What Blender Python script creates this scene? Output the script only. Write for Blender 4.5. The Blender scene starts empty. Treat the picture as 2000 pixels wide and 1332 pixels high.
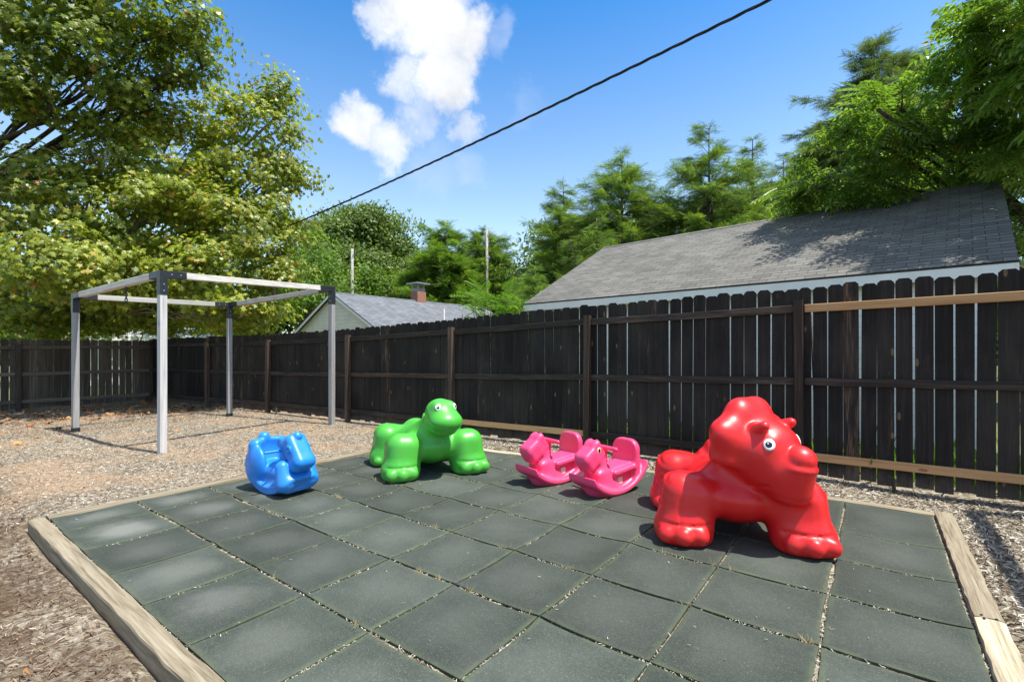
import bpy, math, random
import numpy as np
from mathutils import Vector, Matrix

# ------------------------------------------------------------------ camera, sky, sun, exposure
S = bpy.context.scene
COL = S.collection
F, HOR, YAW = 941.54, 685.1, math.radians(36.727)
CAMX, CAMY, CAMZ = 3.8596, -3.9646, 1.419
CA, SA = math.cos(YAW), math.sin(YAW)
cd = bpy.data.cameras.new('camera')
cam = bpy.data.objects.new('camera', cd)
COL.objects.link(cam)
cam.location = (CAMX, CAMY, CAMZ)
cam.rotation_euler = (math.radians(90), 0, YAW)
cd.sensor_width = 36.0
cd.lens = 36.0 * F / 2000.0
cd.shift_y = 19.1 / 2000.0
cd.clip_end = 2000
S.camera = cam
S.view_settings.view_transform = 'Standard'
S.view_settings.look = 'None'
S.view_settings.exposure = 0.72
S.view_settings.gamma = 1.0

SUNV = Vector((0.98 * 0.40, 0.19 * 0.40, 0.915)).normalized()
sd = bpy.data.lights.new('sun', 'SUN')
sd.energy = 5.0
sd.angle = math.radians(0.5)
sd.color = (1.0, 0.955, 0.88)
sun = bpy.data.objects.new('sun', sd)
COL.objects.link(sun)
sun.rotation_euler = SUNV.to_track_quat('Z', 'Y').to_euler()
sun.location = (4, 0, 12)


def at(u, v, Y):
    """point seen at photo pixel (u, v) when it stands Y metres in front of the lens"""
    X = (u - 1000.0) / F * Y
    return Vector((CAMX + CA * X - SA * Y, CAMY + SA * X + CA * Y, CAMZ - (v - HOR) / F * Y))


W = bpy.data.worlds.new('World')
S.world = W
W.use_nodes = True
wt = W.node_tree
for n in list(wt.nodes):
    wt.nodes.remove(n)


class NB:
    """small node builder"""
    def __init__(self, tree):
        self.t = tree

    def n(self, kind, ins=None, **kw):
        nd = self.t.nodes.new(kind)
        for k, v in kw.items():
            setattr(nd, k, v)
        for k, v in (ins or {}).items():
            if isinstance(v, bpy.types.NodeSocket):
                self.t.links.new(v, nd.inputs[k])
            else:
                nd.inputs[k].default_value = v
        return nd

    def math(self, op, a, b=0.0, c=None, clamp=False):
        ins = {0: a, 1: b}
        if c is not None:
            ins[2] = c
        return self.n('ShaderNodeMath', ins, operation=op, use_clamp=clamp).outputs[0]

    def mix(self, fac, a, b, mode='MIX'):
        nd = self.n('ShaderNodeMix', data_type='RGBA', blend_type=mode)
        for i, v in ((0, fac), (6, a), (7, b)):
            if isinstance(v, bpy.types.NodeSocket):
                self.t.links.new(v, nd.inputs[i])
            elif i == 0:
                nd.inputs[0].default_value = v
            else:
                nd.inputs[i].default_value = (*v[:3], 1)
        return nd.outputs[2]

    def rng(self, v, a, b, c=0.0, d=1.0, smooth=False):
        nd = self.n('ShaderNodeMapRange', {0: v, 1: a, 2: b, 3: c, 4: d})
        if smooth:
            nd.interpolation_type = 'SMOOTHSTEP'
        return nd.outputs[0]

    def ramp(self, fac, stops):
        nd = self.n('ShaderNodeValToRGB', {0: fac})
        cr = nd.color_ramp
        while len(cr.elements) < len(stops):
            cr.elements.new(0.5)
        for e, (p, c) in zip(cr.elements, stops):
            e.position = p
            e.color = (*c, 1)
        return nd.outputs[0]

    def noise(self, vec, scale, detail=4.0, rough=0.55, dist=0.0):
        nd = self.n('ShaderNodeTexNoise', {'Scale': scale, 'Detail': detail, 'Roughness': rough, 'Distortion': dist})
        if vec is not None:
            self.t.links.new(vec, nd.inputs['Vector'])
        return nd.outputs[0]

    def mapping(self, vec, scale=(1, 1, 1), loc=(0, 0, 0)):
        return self.n('ShaderNodeMapping', {'Vector': vec, 'Scale': scale, 'Location': loc}).outputs[0]


b = NB(wt)
sky = b.n('ShaderNodeTexSky', sky_type='NISHITA', sun_disc=False)
sky.sun_elevation = math.asin(SUNV.z)
sky.sun_rotation = math.atan2(SUNV.x, SUNV.y)
sky.air_density = 1.0
sky.dust_density = 0.6
sky.ozone_density = 2.2
gen = b.n('ShaderNodeTexCoord').outputs['Generated']
wob = b.n('ShaderNodeTexNoise', {'Vector': gen, 'Scale': 14.0, 'Detail': 6.0, 'Roughness': 0.6})
wv = b.n('ShaderNodeVectorMath', {0: wob.outputs[1], 1: (0.5, 0.5, 0.5)}, operation='SUBTRACT').outputs[0]
wv = b.n('ShaderNodeVectorMath', {0: wv, 3: 0.11}, operation='SCALE').outputs[0]
dirv = b.n('ShaderNodeVectorMath', {0: gen, 1: wv}, operation='ADD').outputs[0]
dirv = b.n('ShaderNodeVectorMath', {0: dirv}, operation='NORMALIZE').outputs[0]
cover = None
# cumulus puffs: direction, angular radius, density
for (u, v, r, amp) in ((810, 20, 105, 1.0), (880, 60, 95, 1.0), (870, 150, 80, 1.0), (790, 150, 60, .72), (700, 240, 62, .86), (760, 280, 66, .8),
                       (820, 220, 70, .55), (905, 248, 44, .62), (745, 35, 50, .7), (975, 70, 45, .36), (920, 330, 55, .3), (1030, 200, 60, .22), (850, 320, 90, .28)):
    c = (at(u, v, 10) - Vector((CAMX, CAMY, CAMZ))).normalized()
    dp = b.n('ShaderNodeVectorMath', {0: dirv, 1: c}, operation='DOT_PRODUCT').outputs['Value']
    ra = math.atan(r * 0.8 / F) * (1 - 0.25 * min(1, abs(u - 1000) / 1000))
    m = b.rng(dp, math.cos(ra * 1.15), math.cos(ra * 0.25), 0, amp, True)
    cover = m if cover is None else b.math('MAXIMUM', cover, m)
fb = b.noise(gen, 26.0, 8.0, 0.62)
cov = b.math('ADD', cover, b.math('MULTIPLY', b.math('SUBTRACT', fb, 0.5), b.math('MULTIPLY', cover, 0.9)))
cov = b.rng(cov, 0.05, 1.12, 0, 1, True)
shade = b.rng(b.noise(gen, 9.0, 5.0, 0.5), 0.30, 0.6, 0.80, 1.03)
elev = b.n('ShaderNodeSeparateXYZ', {0: gen}).outputs[2]
skyc = b.n('ShaderNodeHueSaturation', {'Hue': 0.5, 'Saturation': b.math('SUBTRACT', b.rng(elev, 0.22, 0.60, 0.85, 1.38), b.rng(elev, 0.62, 0.85, 0.0, 0.6)), 'Value': 1.0, 'Color': sky.outputs[0]}).outputs[0]
skyc = b.mix(1.0, skyc, (1.0, 1.075, 1.07), 'MULTIPLY')
cloudc = b.n('ShaderNodeCombineColor', {0: b.math('MULTIPLY', shade, 4.5), 1: b.math('MULTIPLY', shade, 4.55), 2: b.math('MULTIPLY', shade, 4.65)}).outputs[0]
# unseen white cloud added overhead and behind the camera, for neutral fill light
fwd = b.n('ShaderNodeVectorMath', {0: gen, 1: (-SA, CA, 0.0)}, operation='DOT_PRODUCT').outputs['Value']
rest = b.rng(fwd, 0.55, 0.30, 0, 1, True)
big = b.rng(b.noise(gen, 2.6, 7.0, 0.6), 0.42, 0.60, 0, 0.40, True)
cov = b.math('MAXIMUM', cov, b.math('MULTIPLY', rest, big))
final = b.mix(cov, skyc, cloudc)
bg = b.n('ShaderNodeBackground', {0: final, 1: 0.15})
wo = b.n('ShaderNodeOutputWorld', {0: bg.outputs[0]})

# ------------------------------------------------------------------ object helpers
RNG = np.random.default_rng(7)
random.seed(7)


def tag(o, label=None, cat=None, group=None, kind=None):
    if label: o['label'] = label
    if cat: o['category'] = cat
    if group: o['group'] = group
    if kind: o['kind'] = kind
    return o


def empty(name, loc, rz=0.0, label=None, cat=None, group=None):
    o = bpy.data.objects.new(name, None)
    COL.objects.link(o)
    o.location = loc
    o.rotation_euler = (0, 0, rz)
    o.empty_display_size = 0.2
    return tag(o, label, cat, group)


def mesh_np(name, V, loops, starts, mat, parent=None, rnd=None, smooth=False, uv=None):
    me = bpy.data.meshes.new(name)
    V = np.asarray(V, np.float32)
    loops = np.asarray(loops, np.int32)
    starts = np.asarray(starts, np.int32)
    me.vertices.add(len(V))
    me.vertices.foreach_set('co', V.ravel())
    me.loops.add(len(loops))
    me.loops.foreach_set('vertex_index', loops)
    me.polygons.add(len(starts))
    me.polygons.foreach_set('loop_start', starts)
    me.update(calc_edges=True)
    if rnd is not None:
        a = me.attributes.new('rnd', 'FLOAT', 'FACE')
        a.data.foreach_set('value', np.asarray(rnd, np.float32))
    if uv is not None:
        l = me.uv_layers.new(name='UVMap')
        l.data.foreach_set('uv', np.asarray(uv, np.float32).ravel())
    me.polygons.foreach_set('use_smooth', np.full(len(starts), bool(smooth)))
    me.validate()
    if mat is not None:
        me.materials.append(mat)
    o = bpy.data.objects.new(name, me)
    COL.objects.link(o)
    if parent is not None:
        o.parent = parent
    return o


class MB:
    def __init__(self):
        self.v, self.f, self.r, self.uv = [], [], [], []
        self.cur = 0.0

    def face(self, idx, uv=None):
        self.f.append(list(idx))
        self.r.append(self.cur)
        self.uv += uv if uv else [(0, 0)] * len(idx)

    def add(self, vs):
        i = len(self.v)
        self.v += [tuple(p) for p in vs]
        return i

    def hexa(self, p):
        """8 corners: bottom loop ccw, top loop ccw"""
        i = self.add(p)
        for q in ((3, 2, 1, 0), (4, 5, 6, 7), (0, 1, 5, 4), (1, 2, 6, 5), (2, 3, 7, 6), (3, 0, 4, 7)):
            self.face([i + k for k in q])

    def box(self, c, h, rz=0.0):
        cx, cy, cz = c
        co, si = math.cos(rz), math.sin(rz)
        pts = []
        for z in (-h[2], h[2]):
            for x, y in ((-h[0], -h[1]), (h[0], -h[1]), (h[0], h[1]), (-h[0], h[1])):
                pts.append((cx + co * x - si * y, cy + si * x + co * y, cz + z))
        self.hexa(pts)

    def bar(self, a, b_, w, hh, bev=0.006, up=(0, 0, 1)):
        """square bar from a to b with chamfered long edges"""
        a, b_ = Vector(a), Vector(b_)
        d = (b_ - a).normalized()
        up = Vector(up)
        if abs(d.dot(up)) > 0.95:
            up = Vector((0, 1, 0)) if abs(d.y) < 0.9 else Vector((1, 0, 0))
        s = d.cross(up).normalized()
        t = s.cross(d).normalized()
        w, hh = w / 2, hh / 2
        prof = [(-w + bev, -hh), (w - bev, -hh), (w, -hh + bev), (w, hh - bev), (w - bev, hh), (-w + bev, hh), (-w, hh - bev), (-w, -hh + bev)]
        i = self.add([a + s * x + t * y for x, y in prof] + [b_ + s * x + t * y for x, y in prof])
        n = 8
        for k in range(n):
            self.face((i + k, i + (k + 1) % n, i + n + (k + 1) % n, i + n + k))
        self.face([i + n - 1 - k for k in range(n)])
        self.face([i + n + k for k in range(n)])

    def loft(self, pts, w, hh, bev=0.004):
        """chamfered rail through several points"""
        pts = [Vector(p) for p in pts]
        w, hh = w / 2, hh / 2
        prof = [(-w + bev, -hh), (w - bev, -hh), (w, -hh + bev), (w, hh - bev), (w - bev, hh), (-w + bev, hh), (-w, hh - bev), (-w, -hh + bev)]
        d = (pts[-1] - pts[0]).normalized()
        s = d.cross(Vector((0, 0, 1))).normalized()
        t = s.cross(d)
        base = None
        for p in pts:
            i = self.add([p + s * x + t * y for x, y in prof])
            if base is None:
                self.face([i + 7 - k for k in range(8)])
            else:
                for k in range(8):
                    self.face((base + k, base + (k + 1) % 8, i + (k + 1) % 8, i + k))
            base = i
        self.face([base + k for k in range(8)])

    def tube(self, pts, rad, n=8, cap=True):
        pts = [Vector(p) for p in pts]
        rad = rad if hasattr(rad, '__len__') else [rad] * len(pts)
        base = None
        ref = Vector((0.13, 0.31, 0.94)).normalized()
        for k, p in enumerate(pts):
            d = (pts[min(k + 1, len(pts) - 1)] - pts[max(k - 1, 0)]).normalized()
            s = d.cross(ref)
            if s.length < 1e-3:
                s = d.cross(Vector((1, 0, 0)))
            s.normalize()
            t = d.cross(s)
            i = self.add([p + (s * math.cos(2 * math.pi * j / n) + t * math.sin(2 * math.pi * j / n)) * rad[k] for j in range(n)])
            if base is not None:
                for j in range(n):
                    self.face((base + j, base + (j + 1) % n, i + (j + 1) % n, i + j))
            elif cap:
                self.face([i + n - 1 - j for j in range(n)])
            base = i
        if cap:
            self.face([base + j for j in range(n)])

    def build(self, name, mat, parent=None, smooth=False, uv=False):
        ln = [len(f) for f in self.f]
        st = np.concatenate([[0], np.cumsum(ln)[:-1]])
        return mesh_np(name, np.array(self.v), np.array([i for f in self.f for i in f]), st, mat, parent, self.r, smooth, self.uv if uv else None)


def rand_rot(n, tilt=1.0, normals=None):
    """n random rotation matrices; normals (n,3): template +z is turned towards it"""
    if normals is None:
        nz = RNG.normal(size=(n, 3))
        nz[:, 2] += tilt
    else:
        nz = normals
    nz = nz / np.linalg.norm(nz, axis=1, keepdims=True)
    x = RNG.normal(size=(n, 3))
    x -= nz * (x * nz).sum(1, keepdims=True)
    x /= np.linalg.norm(x, axis=1, keepdims=True)
    y = np.cross(nz, x)
    return np.stack([x, y, nz], axis=2)


def scatter(name, tv, tf, pos, rot, size, mat, parent=None, rnd=None):
    """copy a template (verts tv, faces tf) to every pos as ONE mesh"""
    tv = np.asarray(tv, float)
    n, k = len(pos), len(tv)
    size = np.asarray(size, float)
    if size.ndim == 1:
        size = size[:, None, None] * np.ones((1, 1, 3))
    else:
        size = size[:, None, :]
    V = np.einsum('nij,nkj->nki', rot, tv[None] * size) + pos[:, None, :]
    lp = np.array([i for f in tf for i in f])
    ln = np.array([len(f) for f in tf])
    loops = (lp[None] + (np.arange(n) * k)[:, None]).ravel()
    starts = np.concatenate([[0], np.cumsum(np.tile(ln, n))[:-1]])
    if rnd is None:
        rnd = RNG.random(n)
    return mesh_np(name, V.reshape(-1, 3), loops, starts, mat, parent, np.repeat(rnd, len(tf)))


# ------------------------------------------------------------------ materials
def mat(name):
    m = bpy.data.materials.new(name)
    m.use_nodes = True
    t = m.node_tree
    for n in list(t.nodes):
        t.nodes.remove(n)
    nb = NB(t)
    nb.out = nb.n('ShaderNodeOutputMaterial')
    return m, nb


def finish(nb, color, rough=0.8, bump=None, bstr=0.3, bdist=0.01, spec=0.3, **kw):
    ins = {'Base Color': color if isinstance(color, bpy.types.NodeSocket) else (*color, 1), 'Roughness': rough, 'Specular IOR Level': spec}
    ins.update(kw)
    if bump is not None:
        ins['Normal'] = nb.n('ShaderNodeBump', {'Height': bump, 'Strength': bstr, 'Distance': bdist}).outputs[0]
    p = nb.n('ShaderNodeBsdfPrincipled', ins)
    nb.t.links.new(p.outputs[0], nb.out.inputs[0])
    return p


def attr(nb):
    return nb.n('ShaderNodeAttribute', attribute_name='rnd').outputs['Fac']


def objco(nb):
    return nb.n('ShaderNodeTexCoord').outputs['Object']


def wood(name, axis, dark, mid, light, rough=0.75, knots=None, grain=1.0, worn=None, splash=None):
    m, nb = mat(name)
    co = objco(nb)
    co0 = co
    r = attr(nb)
    off = nb.n('ShaderNodeCombineXYZ', {0: nb.math('MULTIPLY', r, 37.0), 1: nb.math('MULTIPLY', r, 71.0), 2: nb.math('MULTIPLY', r, 53.0)}).outputs[0]
    co = nb.n('ShaderNodeVectorMath', {0: co, 1: off}, operation='ADD').outputs[0]
    sc = [26.0 * grain] * 3
    sc[axis] = 1.1 * grain
    mp = nb.mapping(co, sc)
    g = nb.noise(mp, 1.0, 6.0, 0.6, 0.7)
    fine_s = [140.0] * 3
    fine_s[axis] = 4.0
    fine = nb.noise(nb.mapping(co, fine_s), 1.0, 3.0, 0.6)
    fac = nb.math('ADD', nb.math('MULTIPLY', g, 0.7), nb.math('MULTIPLY', fine, 0.3))
    c = nb.ramp(fac, [(0.30, dark), (0.5, mid), (0.72, light)])
    tint = nb.rng(r, 0, 1, 0.62, 1.45)
    c = nb.mix(1.0, c, nb.n('ShaderNodeCombineColor', {0: tint, 1: tint, 2: tint}).outputs[0], 'MULTIPLY')
    if worn:
        wsc = [9.0] * 3
        wsc[axis] = 0.9
        wn = nb.noise(nb.mapping(co, wsc), 1.0, 5.0, 0.7, 0.4)
        wthr = nb.math('SUBTRACT', 0.665, nb.math('MULTIPLY', nb.math('POWER', r, 5.0), 0.2))
        wf = nb.math('MULTIPLY', nb.math('SUBTRACT', wn, wthr), 7.0, clamp=True)
        wf = nb.math('MULTIPLY', wf, nb.rng(fine, 0.35, 0.6))
        c = nb.mix(wf, c, worn)
    if splash:
        zz = nb.n('ShaderNodeSeparateXYZ', {0: co0}).outputs[2]
        sn = nb.noise(nb.mapping(co0, (7, 7, 3)), 1.0, 5, 0.7)
        sf = nb.math('MULTIPLY', nb.rng(nb.math('ADD', zz, nb.math('MULTIPLY', nb.math('SUBTRACT', sn, 0.5), 0.35)), 0.02, 0.22, 0.75, 0.0, True), nb.rng(fine, 0.3, 0.6, 0.4, 1.0))
        c = nb.mix(sf, c, splash)
        bl = nb.noise(nb.mapping(co0, (1.3, 1.3, 0.9)), 1.0, 4, 0.6)
        c = nb.mix(nb.math('MULTIPLY', nb.rng(bl, 0.45, 0.70), 0.5), c, nb.mix(fine, (0.02, 0.017, 0.015), (0.085, 0.072, 0.06)))
    if knots:
        ks = [9.0] * 3
        ks[axis] = 3.2
        vo = nb.n('ShaderNodeTexVoronoi', {'Vector': nb.mapping(co, ks), 'Scale': 1.0, 'Randomness': 1.0}, feature='F1')
        sel = nb.math('GREATER_THAN', nb.n('ShaderNodeSeparateColor', {0: vo.outputs['Color']}).outputs[0], 0.60)
        k = nb.math('MULTIPLY', nb.rng(vo.outputs['Distance'], 0.10, 0.16, 1, 0), sel)
        ring = nb.math('MULTIPLY', k, nb.rng(nb.math('SINE', nb.math('MULTIPLY', vo.outputs['Distance'], 90.0)), -1, 1, 0.35, 1.0))
        c = nb.mix(ring, c, knots)
    finish(nb, c, rough, fac, 0.5, 0.004, 0.25)
    return m


M = {}
M['fence_board'] = wood('stained_board', 2, (0.005, 0.0045, 0.0042), (0.0115, 0.0095, 0.0082), (0.036, 0.029, 0.024), 0.72, (0.19, 0.125, 0.07), worn=(0.17, 0.105, 0.062), splash=(0.13, 0.10, 0.075))
M['faded_board'] = wood('faded_board', 2, (0.03, 0.025, 0.021), (0.075, 0.06, 0.048), (0.15, 0.12, 0.095), 0.8, worn=(0.20, 0.16, 0.12))
M['faded_rail'] = wood('faded_rail', 1, (0.05, 0.04, 0.033), (0.11, 0.09, 0.072), (0.21, 0.17, 0.14), 0.8)
M['fence_rail'] = wood('stained_rail', 0, (0.010, 0.008, 0.007), (0.026, 0.020, 0.016), (0.085, 0.064, 0.05), 0.62, worn=(0.13, 0.085, 0.055))
M['fence_post'] = wood('stained_post', 2, (0.016, 0.011, 0.009), (0.05, 0.034, 0.025), (0.14, 0.093, 0.066), 0.62, worn=(0.16, 0.105, 0.07))
M['new_rail'] = wood('fresh_pine', 0, (0.40, 0.205, 0.085), (0.58, 0.335, 0.15), (0.68, 0.45, 0.23), 0.55, (0.16, 0.06, 0.02))
M['frame_post'] = wood('weathered_post', 2, (0.22, 0.215, 0.21), (0.40, 0.39, 0.38), (0.52, 0.51, 0.495), 0.7, (0.16, 0.13, 0.11))
M['frame_beam'] = wood('weathered_beam', 0, (0.29, 0.275, 0.25), (0.48, 0.455, 0.415), (0.60, 0.58, 0.53), 0.7, (0.16, 0.12, 0.09))
M['frame_beam_y'] = wood('weathered_cross_beam', 1, (0.29, 0.275, 0.25), (0.48, 0.455, 0.415), (0.60, 0.58, 0.53), 0.7, (0.16, 0.12, 0.09))
M['timber_x'] = wood('landscape_timber_grain', 0, (0.095, 0.072, 0.045), (0.30, 0.25, 0.17), (0.44, 0.39, 0.29), 0.85, grain=1.25)
M['timber_y'] = wood('landscape_timber_grain_cross', 1, (0.095, 0.072, 0.045), (0.30, 0.25, 0.17), (0.44, 0.39, 0.29), 0.85, grain=1.25)


def plain(name, col, rough=0.5, noise=0.15, spec=0.4, scale=20.0, metal=0.0):
    m, nb = mat(name)
    n = nb.noise(objco(nb), scale, 4)
    f = nb.rng(n, 0.3, 0.7, 1 - noise, 1 + noise)
    c = nb.mix(1.0, col, nb.n('ShaderNodeCombineColor', {0: f, 1: f, 2: f}).outputs[0], 'MULTIPLY')
    finish(nb, c, rough, n, 0.1, 0.003, spec, Metallic=metal)
    return m


def plastic(name, col, faded, rough=0.36):
    m, nb = mat(name)
    co = objco(nb)
    big = nb.noise(co, 3.5, 5, 0.6)
    fine = nb.noise(co, 160.0, 3, 0.5)
    scuff = nb.noise(nb.mapping(co, (30, 30, 90)), 1.0, 6, 0.75, 1.2)
    c = nb.mix(nb.rng(big, 0.40, 0.75, 0, 0.35), col, faded)
    dirt = nb.math('MULTIPLY', nb.rng(scuff, 0.62, 0.78), 0.45)
    c = nb.mix(dirt, c, faded)
    z = nb.n('ShaderNodeSeparateXYZ', {0: co}).outputs[2]
    grime = nb.math('MULTIPLY', nb.rng(z, 0.0, 0.14, 0.4, 0.0), nb.rng(nb.noise(co, 24, 5, 0.7), 0.42, 0.7))
    c = nb.mix(grime, c, (0.16, 0.13, 0.09))
    rgh = nb.rng(scuff, 0.3, 0.7, rough - 0.07, rough + 0.14)
    finish(nb, c, rgh, fine, 0.10, 0.002, 0.5)
    return m


M['red'] = plastic('red_plastic', (0.66, 0.010, 0.012), (0.70, 0.035, 0.032))
M['green'] = plastic('green_plastic', (0.055, 0.37, 0.035), (0.13, 0.43, 0.08))
M['blue'] = plastic('blue_plastic', (0.012, 0.20, 0.66), (0.07, 0.30, 0.70))
M['pink'] = plastic('pink_plastic', (0.80, 0.055, 0.17), (0.82, 0.13, 0.27))
M['eye_white'] = plain('eye_white_paint', (0.78, 0.78, 0.76), 0.35, 0.04)
M['eye_black'] = plain('eye_black_paint', (0.012, 0.014, 0.03), 0.3, 0.1)
M['eye_cream'] = plain('eye_cream_paint', (0.72, 0.60, 0.30), 0.4, 0.08)
M['sticker'] = plain('label_paper', (0.72, 0.70, 0.58), 0.6, 0.1)
M['black_steel'] = plain('black_powder_coat', (0.014, 0.016, 0.021), 0.42, 0.25, 0.5)
M['white_trim'] = plain('white_painted_trim', (0.84, 0.81, 0.755), 0.55, 0.07, 0.3, 3.0)
M['cable'] = plain('black_cable', (0.012, 0.013, 0.016), 0.5, 0.2)
M['steel'] = plain('galvanised_steel', (0.42, 0.43, 0.44), 0.45, 0.2, 0.5, 8, 0.6)
M['pole'] = plain('bleached_pole_wood', (0.32, 0.30, 0.27), 0.8, 0.3, 0.2, 6)


def bark(name, a, c2, scale=6.0):
    m, nb = mat(name)
    n = nb.noise(nb.mapping(objco(nb), (scale, scale, scale * 0.35)), 1.0, 6, 0.65, 0.8)
    finish(nb, nb.ramp(n, [(0.35, a), (0.65, c2)]), 0.85, n, 0.6, 0.03, 0.2)
    return m


M['bark'] = bark('dark_bark', (0.035, 0.028, 0.022), (0.11, 0.09, 0.07))
M['pale_bark'] = bark('flaking_pale_bark', (0.10, 0.085, 0.055), (0.36, 0.32, 0.23), 3.0)


def leafmat(name, stops, trans=0.42, rough=0.5, spec=0.35):
    m, nb = mat(name)
    r = attr(nb)
    c = nb.ramp(r, stops)
    big = nb.noise(objco(nb), 0.55, 3, 0.5)
    v = nb.rng(big, 0.3, 0.7, 0.82, 1.18)
    c = nb.mix(1.0, c, nb.n('ShaderNodeCombineColor', {0: v, 1: v, 2: v}).outputs[0], 'MULTIPLY')
    p = nb.n('ShaderNodeBsdfPrincipled', {'Base Color': c, 'Roughness': rough, 'Specular IOR Level': spec})
    tr = nb.n('ShaderNodeBsdfTranslucent', {'Color': nb.mix(1.0, c, (1.5, 1.6, 0.6), 'MULTIPLY')})
    mx = nb.n('ShaderNodeMixShader', {0: trans, 1: p.outputs[0], 2: tr.outputs[0]})
    nb.t.links.new(mx.outputs[0], nb.out.inputs[0])
    return m


M['syc'] = leafmat('sycamore_leaves', [(0.0, (0.10, 0.155, 0.020)), (0.45, (0.225, 0.275, 0.035)), (0.8, (0.36, 0.37, 0.055)), (0.93, (0.38, 0.29, 0.045)), (1.0, (0.32, 0.14, 0.03))], 0.42, 0.4, 0.5)
M['syc_deep'] = leafmat('deep_sycamore_leaves', [(0.0, (0.08, 0.125, 0.018)), (0.6, (0.18, 0.225, 0.035)), (0.92, (0.28, 0.29, 0.05)), (1.0, (0.26, 0.15, 0.03))], 0.5, 0.4, 0.5)
M['ail'] = leafmat('ailanthus_leaves', [(0.0, (0.06, 0.125, 0.022)), (0.6, (0.15, 0.245, 0.04)), (0.95, (0.26, 0.35, 0.06)), (1.0, (0.45, 0.28, 0.02))], 0.5, 0.33, 0.6)
M['hem'] = leafmat('hemlock_sprays', [(0.0, (0.065, 0.115, 0.026)), (0.6, (0.145, 0.23, 0.045)), (1.0, (0.25, 0.33, 0.06))], 0.4)
M['hem_dark'] = leafmat('blue_green_hemlock_sprays', [(0.0, (0.05, 0.082, 0.03)), (0.6, (0.105, 0.155, 0.05)), (1.0, (0.18, 0.23, 0.07))], 0.35)
M['oak'] = leafmat('oak_leaves', [(0.0, (0.06, 0.105, 0.02)), (0.6, (0.13, 0.195, 0.035)), (1.0, (0.22, 0.28, 0.055))], 0.35)
M['locust'] = leafmat('locust_leaves', [(0.0, (0.07, 0.14, 0.02)), (0.6, (0.15, 0.25, 0.035)), (1.0, (0.25, 0.34, 0.05))], 0.45)
M['lime'] = leafmat('lime_green_leaves', [(0.0, (0.06, 0.14, 0.015)), (0.6, (0.12, 0.24, 0.025)), (1.0, (0.19, 0.30, 0.04))], 0.45)

# mulch
m, nb = mat('wood_mulch')
co = objco(nb)
rot = nb.noise(co, 2.2, 3)
vo = nb.n('ShaderNodeTexVoronoi', {'Vector': nb.mapping(co, (16, 44, 1)), 'Scale': 1.0}, feature='F1')
vo2 = nb.n('ShaderNodeTexVoronoi', {'Vector': nb.mapping(co, (48, 18, 1)), 'Scale': 1.0}, feature='F1')
chip = nb.mix(nb.math('GREATER_THAN', nb.noise(co, 14, 2), 0.5), vo.outputs['Color'], vo2.outputs['Color'])
cv = nb.n('ShaderNodeSeparateColor', {0: chip}).outputs[0]
c = nb.ramp(cv, [(0.05, (0.095, 0.07, 0.049)), (0.45, (0.22, 0.18, 0.13)), (0.8, (0.33, 0.285, 0.215)), (1.0, (0.43, 0.385, 0.31))])
fine = nb.noise(co, 90, 5, 0.7)
fv = nb.rng(fine, 0.3, 0.7, 0.6, 1.3)
c = nb.mix(1.0, c, nb.n('ShaderNodeCombineColor', {0: fv, 1: fv, 2: fv}).outputs[0], 'MULTIPLY')
# trodden sandy patches (left of the mat) and damp soil (front left)
px = nb.n('ShaderNodeSeparateXYZ', {0: co})
patch = nb.noise(co, 0.9, 4, 0.6)
left = nb.rng(px.outputs[0], -1.5, -3.2)
sand = nb.math('MULTIPLY', nb.rng(patch, 0.46, 0.60), left)
c = nb.mix(nb.math('MULTIPLY', sand, 0.8), c, nb.mix(fine, (0.25, 0.16, 0.095), (0.44, 0.31, 0.20)))
damp = nb.math('MULTIPLY', nb.rng(px.outputs[1], -2.75, -3.5), nb.rng(nb.noise(co, 1.6, 5, 0.65), 0.40, 0.58))
c = nb.mix(nb.math('MULTIPLY', damp, 0.85), c, nb.mix(fine, (0.035, 0.022, 0.012), (0.14, 0.09, 0.052)))
hgt = nb.math('ADD', nb.math('MULTIPLY', cv, 0.6), nb.math('MULTIPLY', fine, 0.6))
finish(nb, c, 0.95, hgt, 0.8, 0.02, 0.1)
M['mulch'] = m

m, nb = mat('wood_chips')
r = attr(nb)
c = nb.ramp(r, [(0.0, (0.066, 0.046, 0.03)), (0.25, (0.165, 0.133, 0.092)), (0.6, (0.315, 0.28, 0.215)), (0.88, (0.45, 0.41, 0.335)), (1.0, (0.60, 0.56, 0.48))])
finish(nb, c, 0.9, None, spec=0.15)
M['chips'] = m
m, nb = mat('brown_wood_chips')
r = attr(nb)
c = nb.ramp(r, [(0.0, (0.07, 0.045, 0.027)), (0.5, (0.20, 0.135, 0.085)), (0.85, (0.36, 0.265, 0.18)), (1.0, (0.50, 0.41, 0.31))])
finish(nb, c, 0.9, None, spec=0.15)
M['chips_brown'] = m
m, nb = mat('dry_fallen_leaves')
c = nb.ramp(attr(nb), [(0.0, (0.13, 0.05, 0.02)), (0.5, (0.30, 0.13, 0.045)), (1.0, (0.46, 0.26, 0.10))])
finish(nb, c, 0.8, None, spec=0.2)
M['dryleaf'] = m
m, nb = mat('dry_grass_blades')
c = nb.ramp(attr(nb), [(0.0, (0.36, 0.25, 0.11)), (1.0, (0.58, 0.48, 0.27))])
finish(nb, c, 0.8, None, spec=0.2)
M['drygrass'] = m

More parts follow.
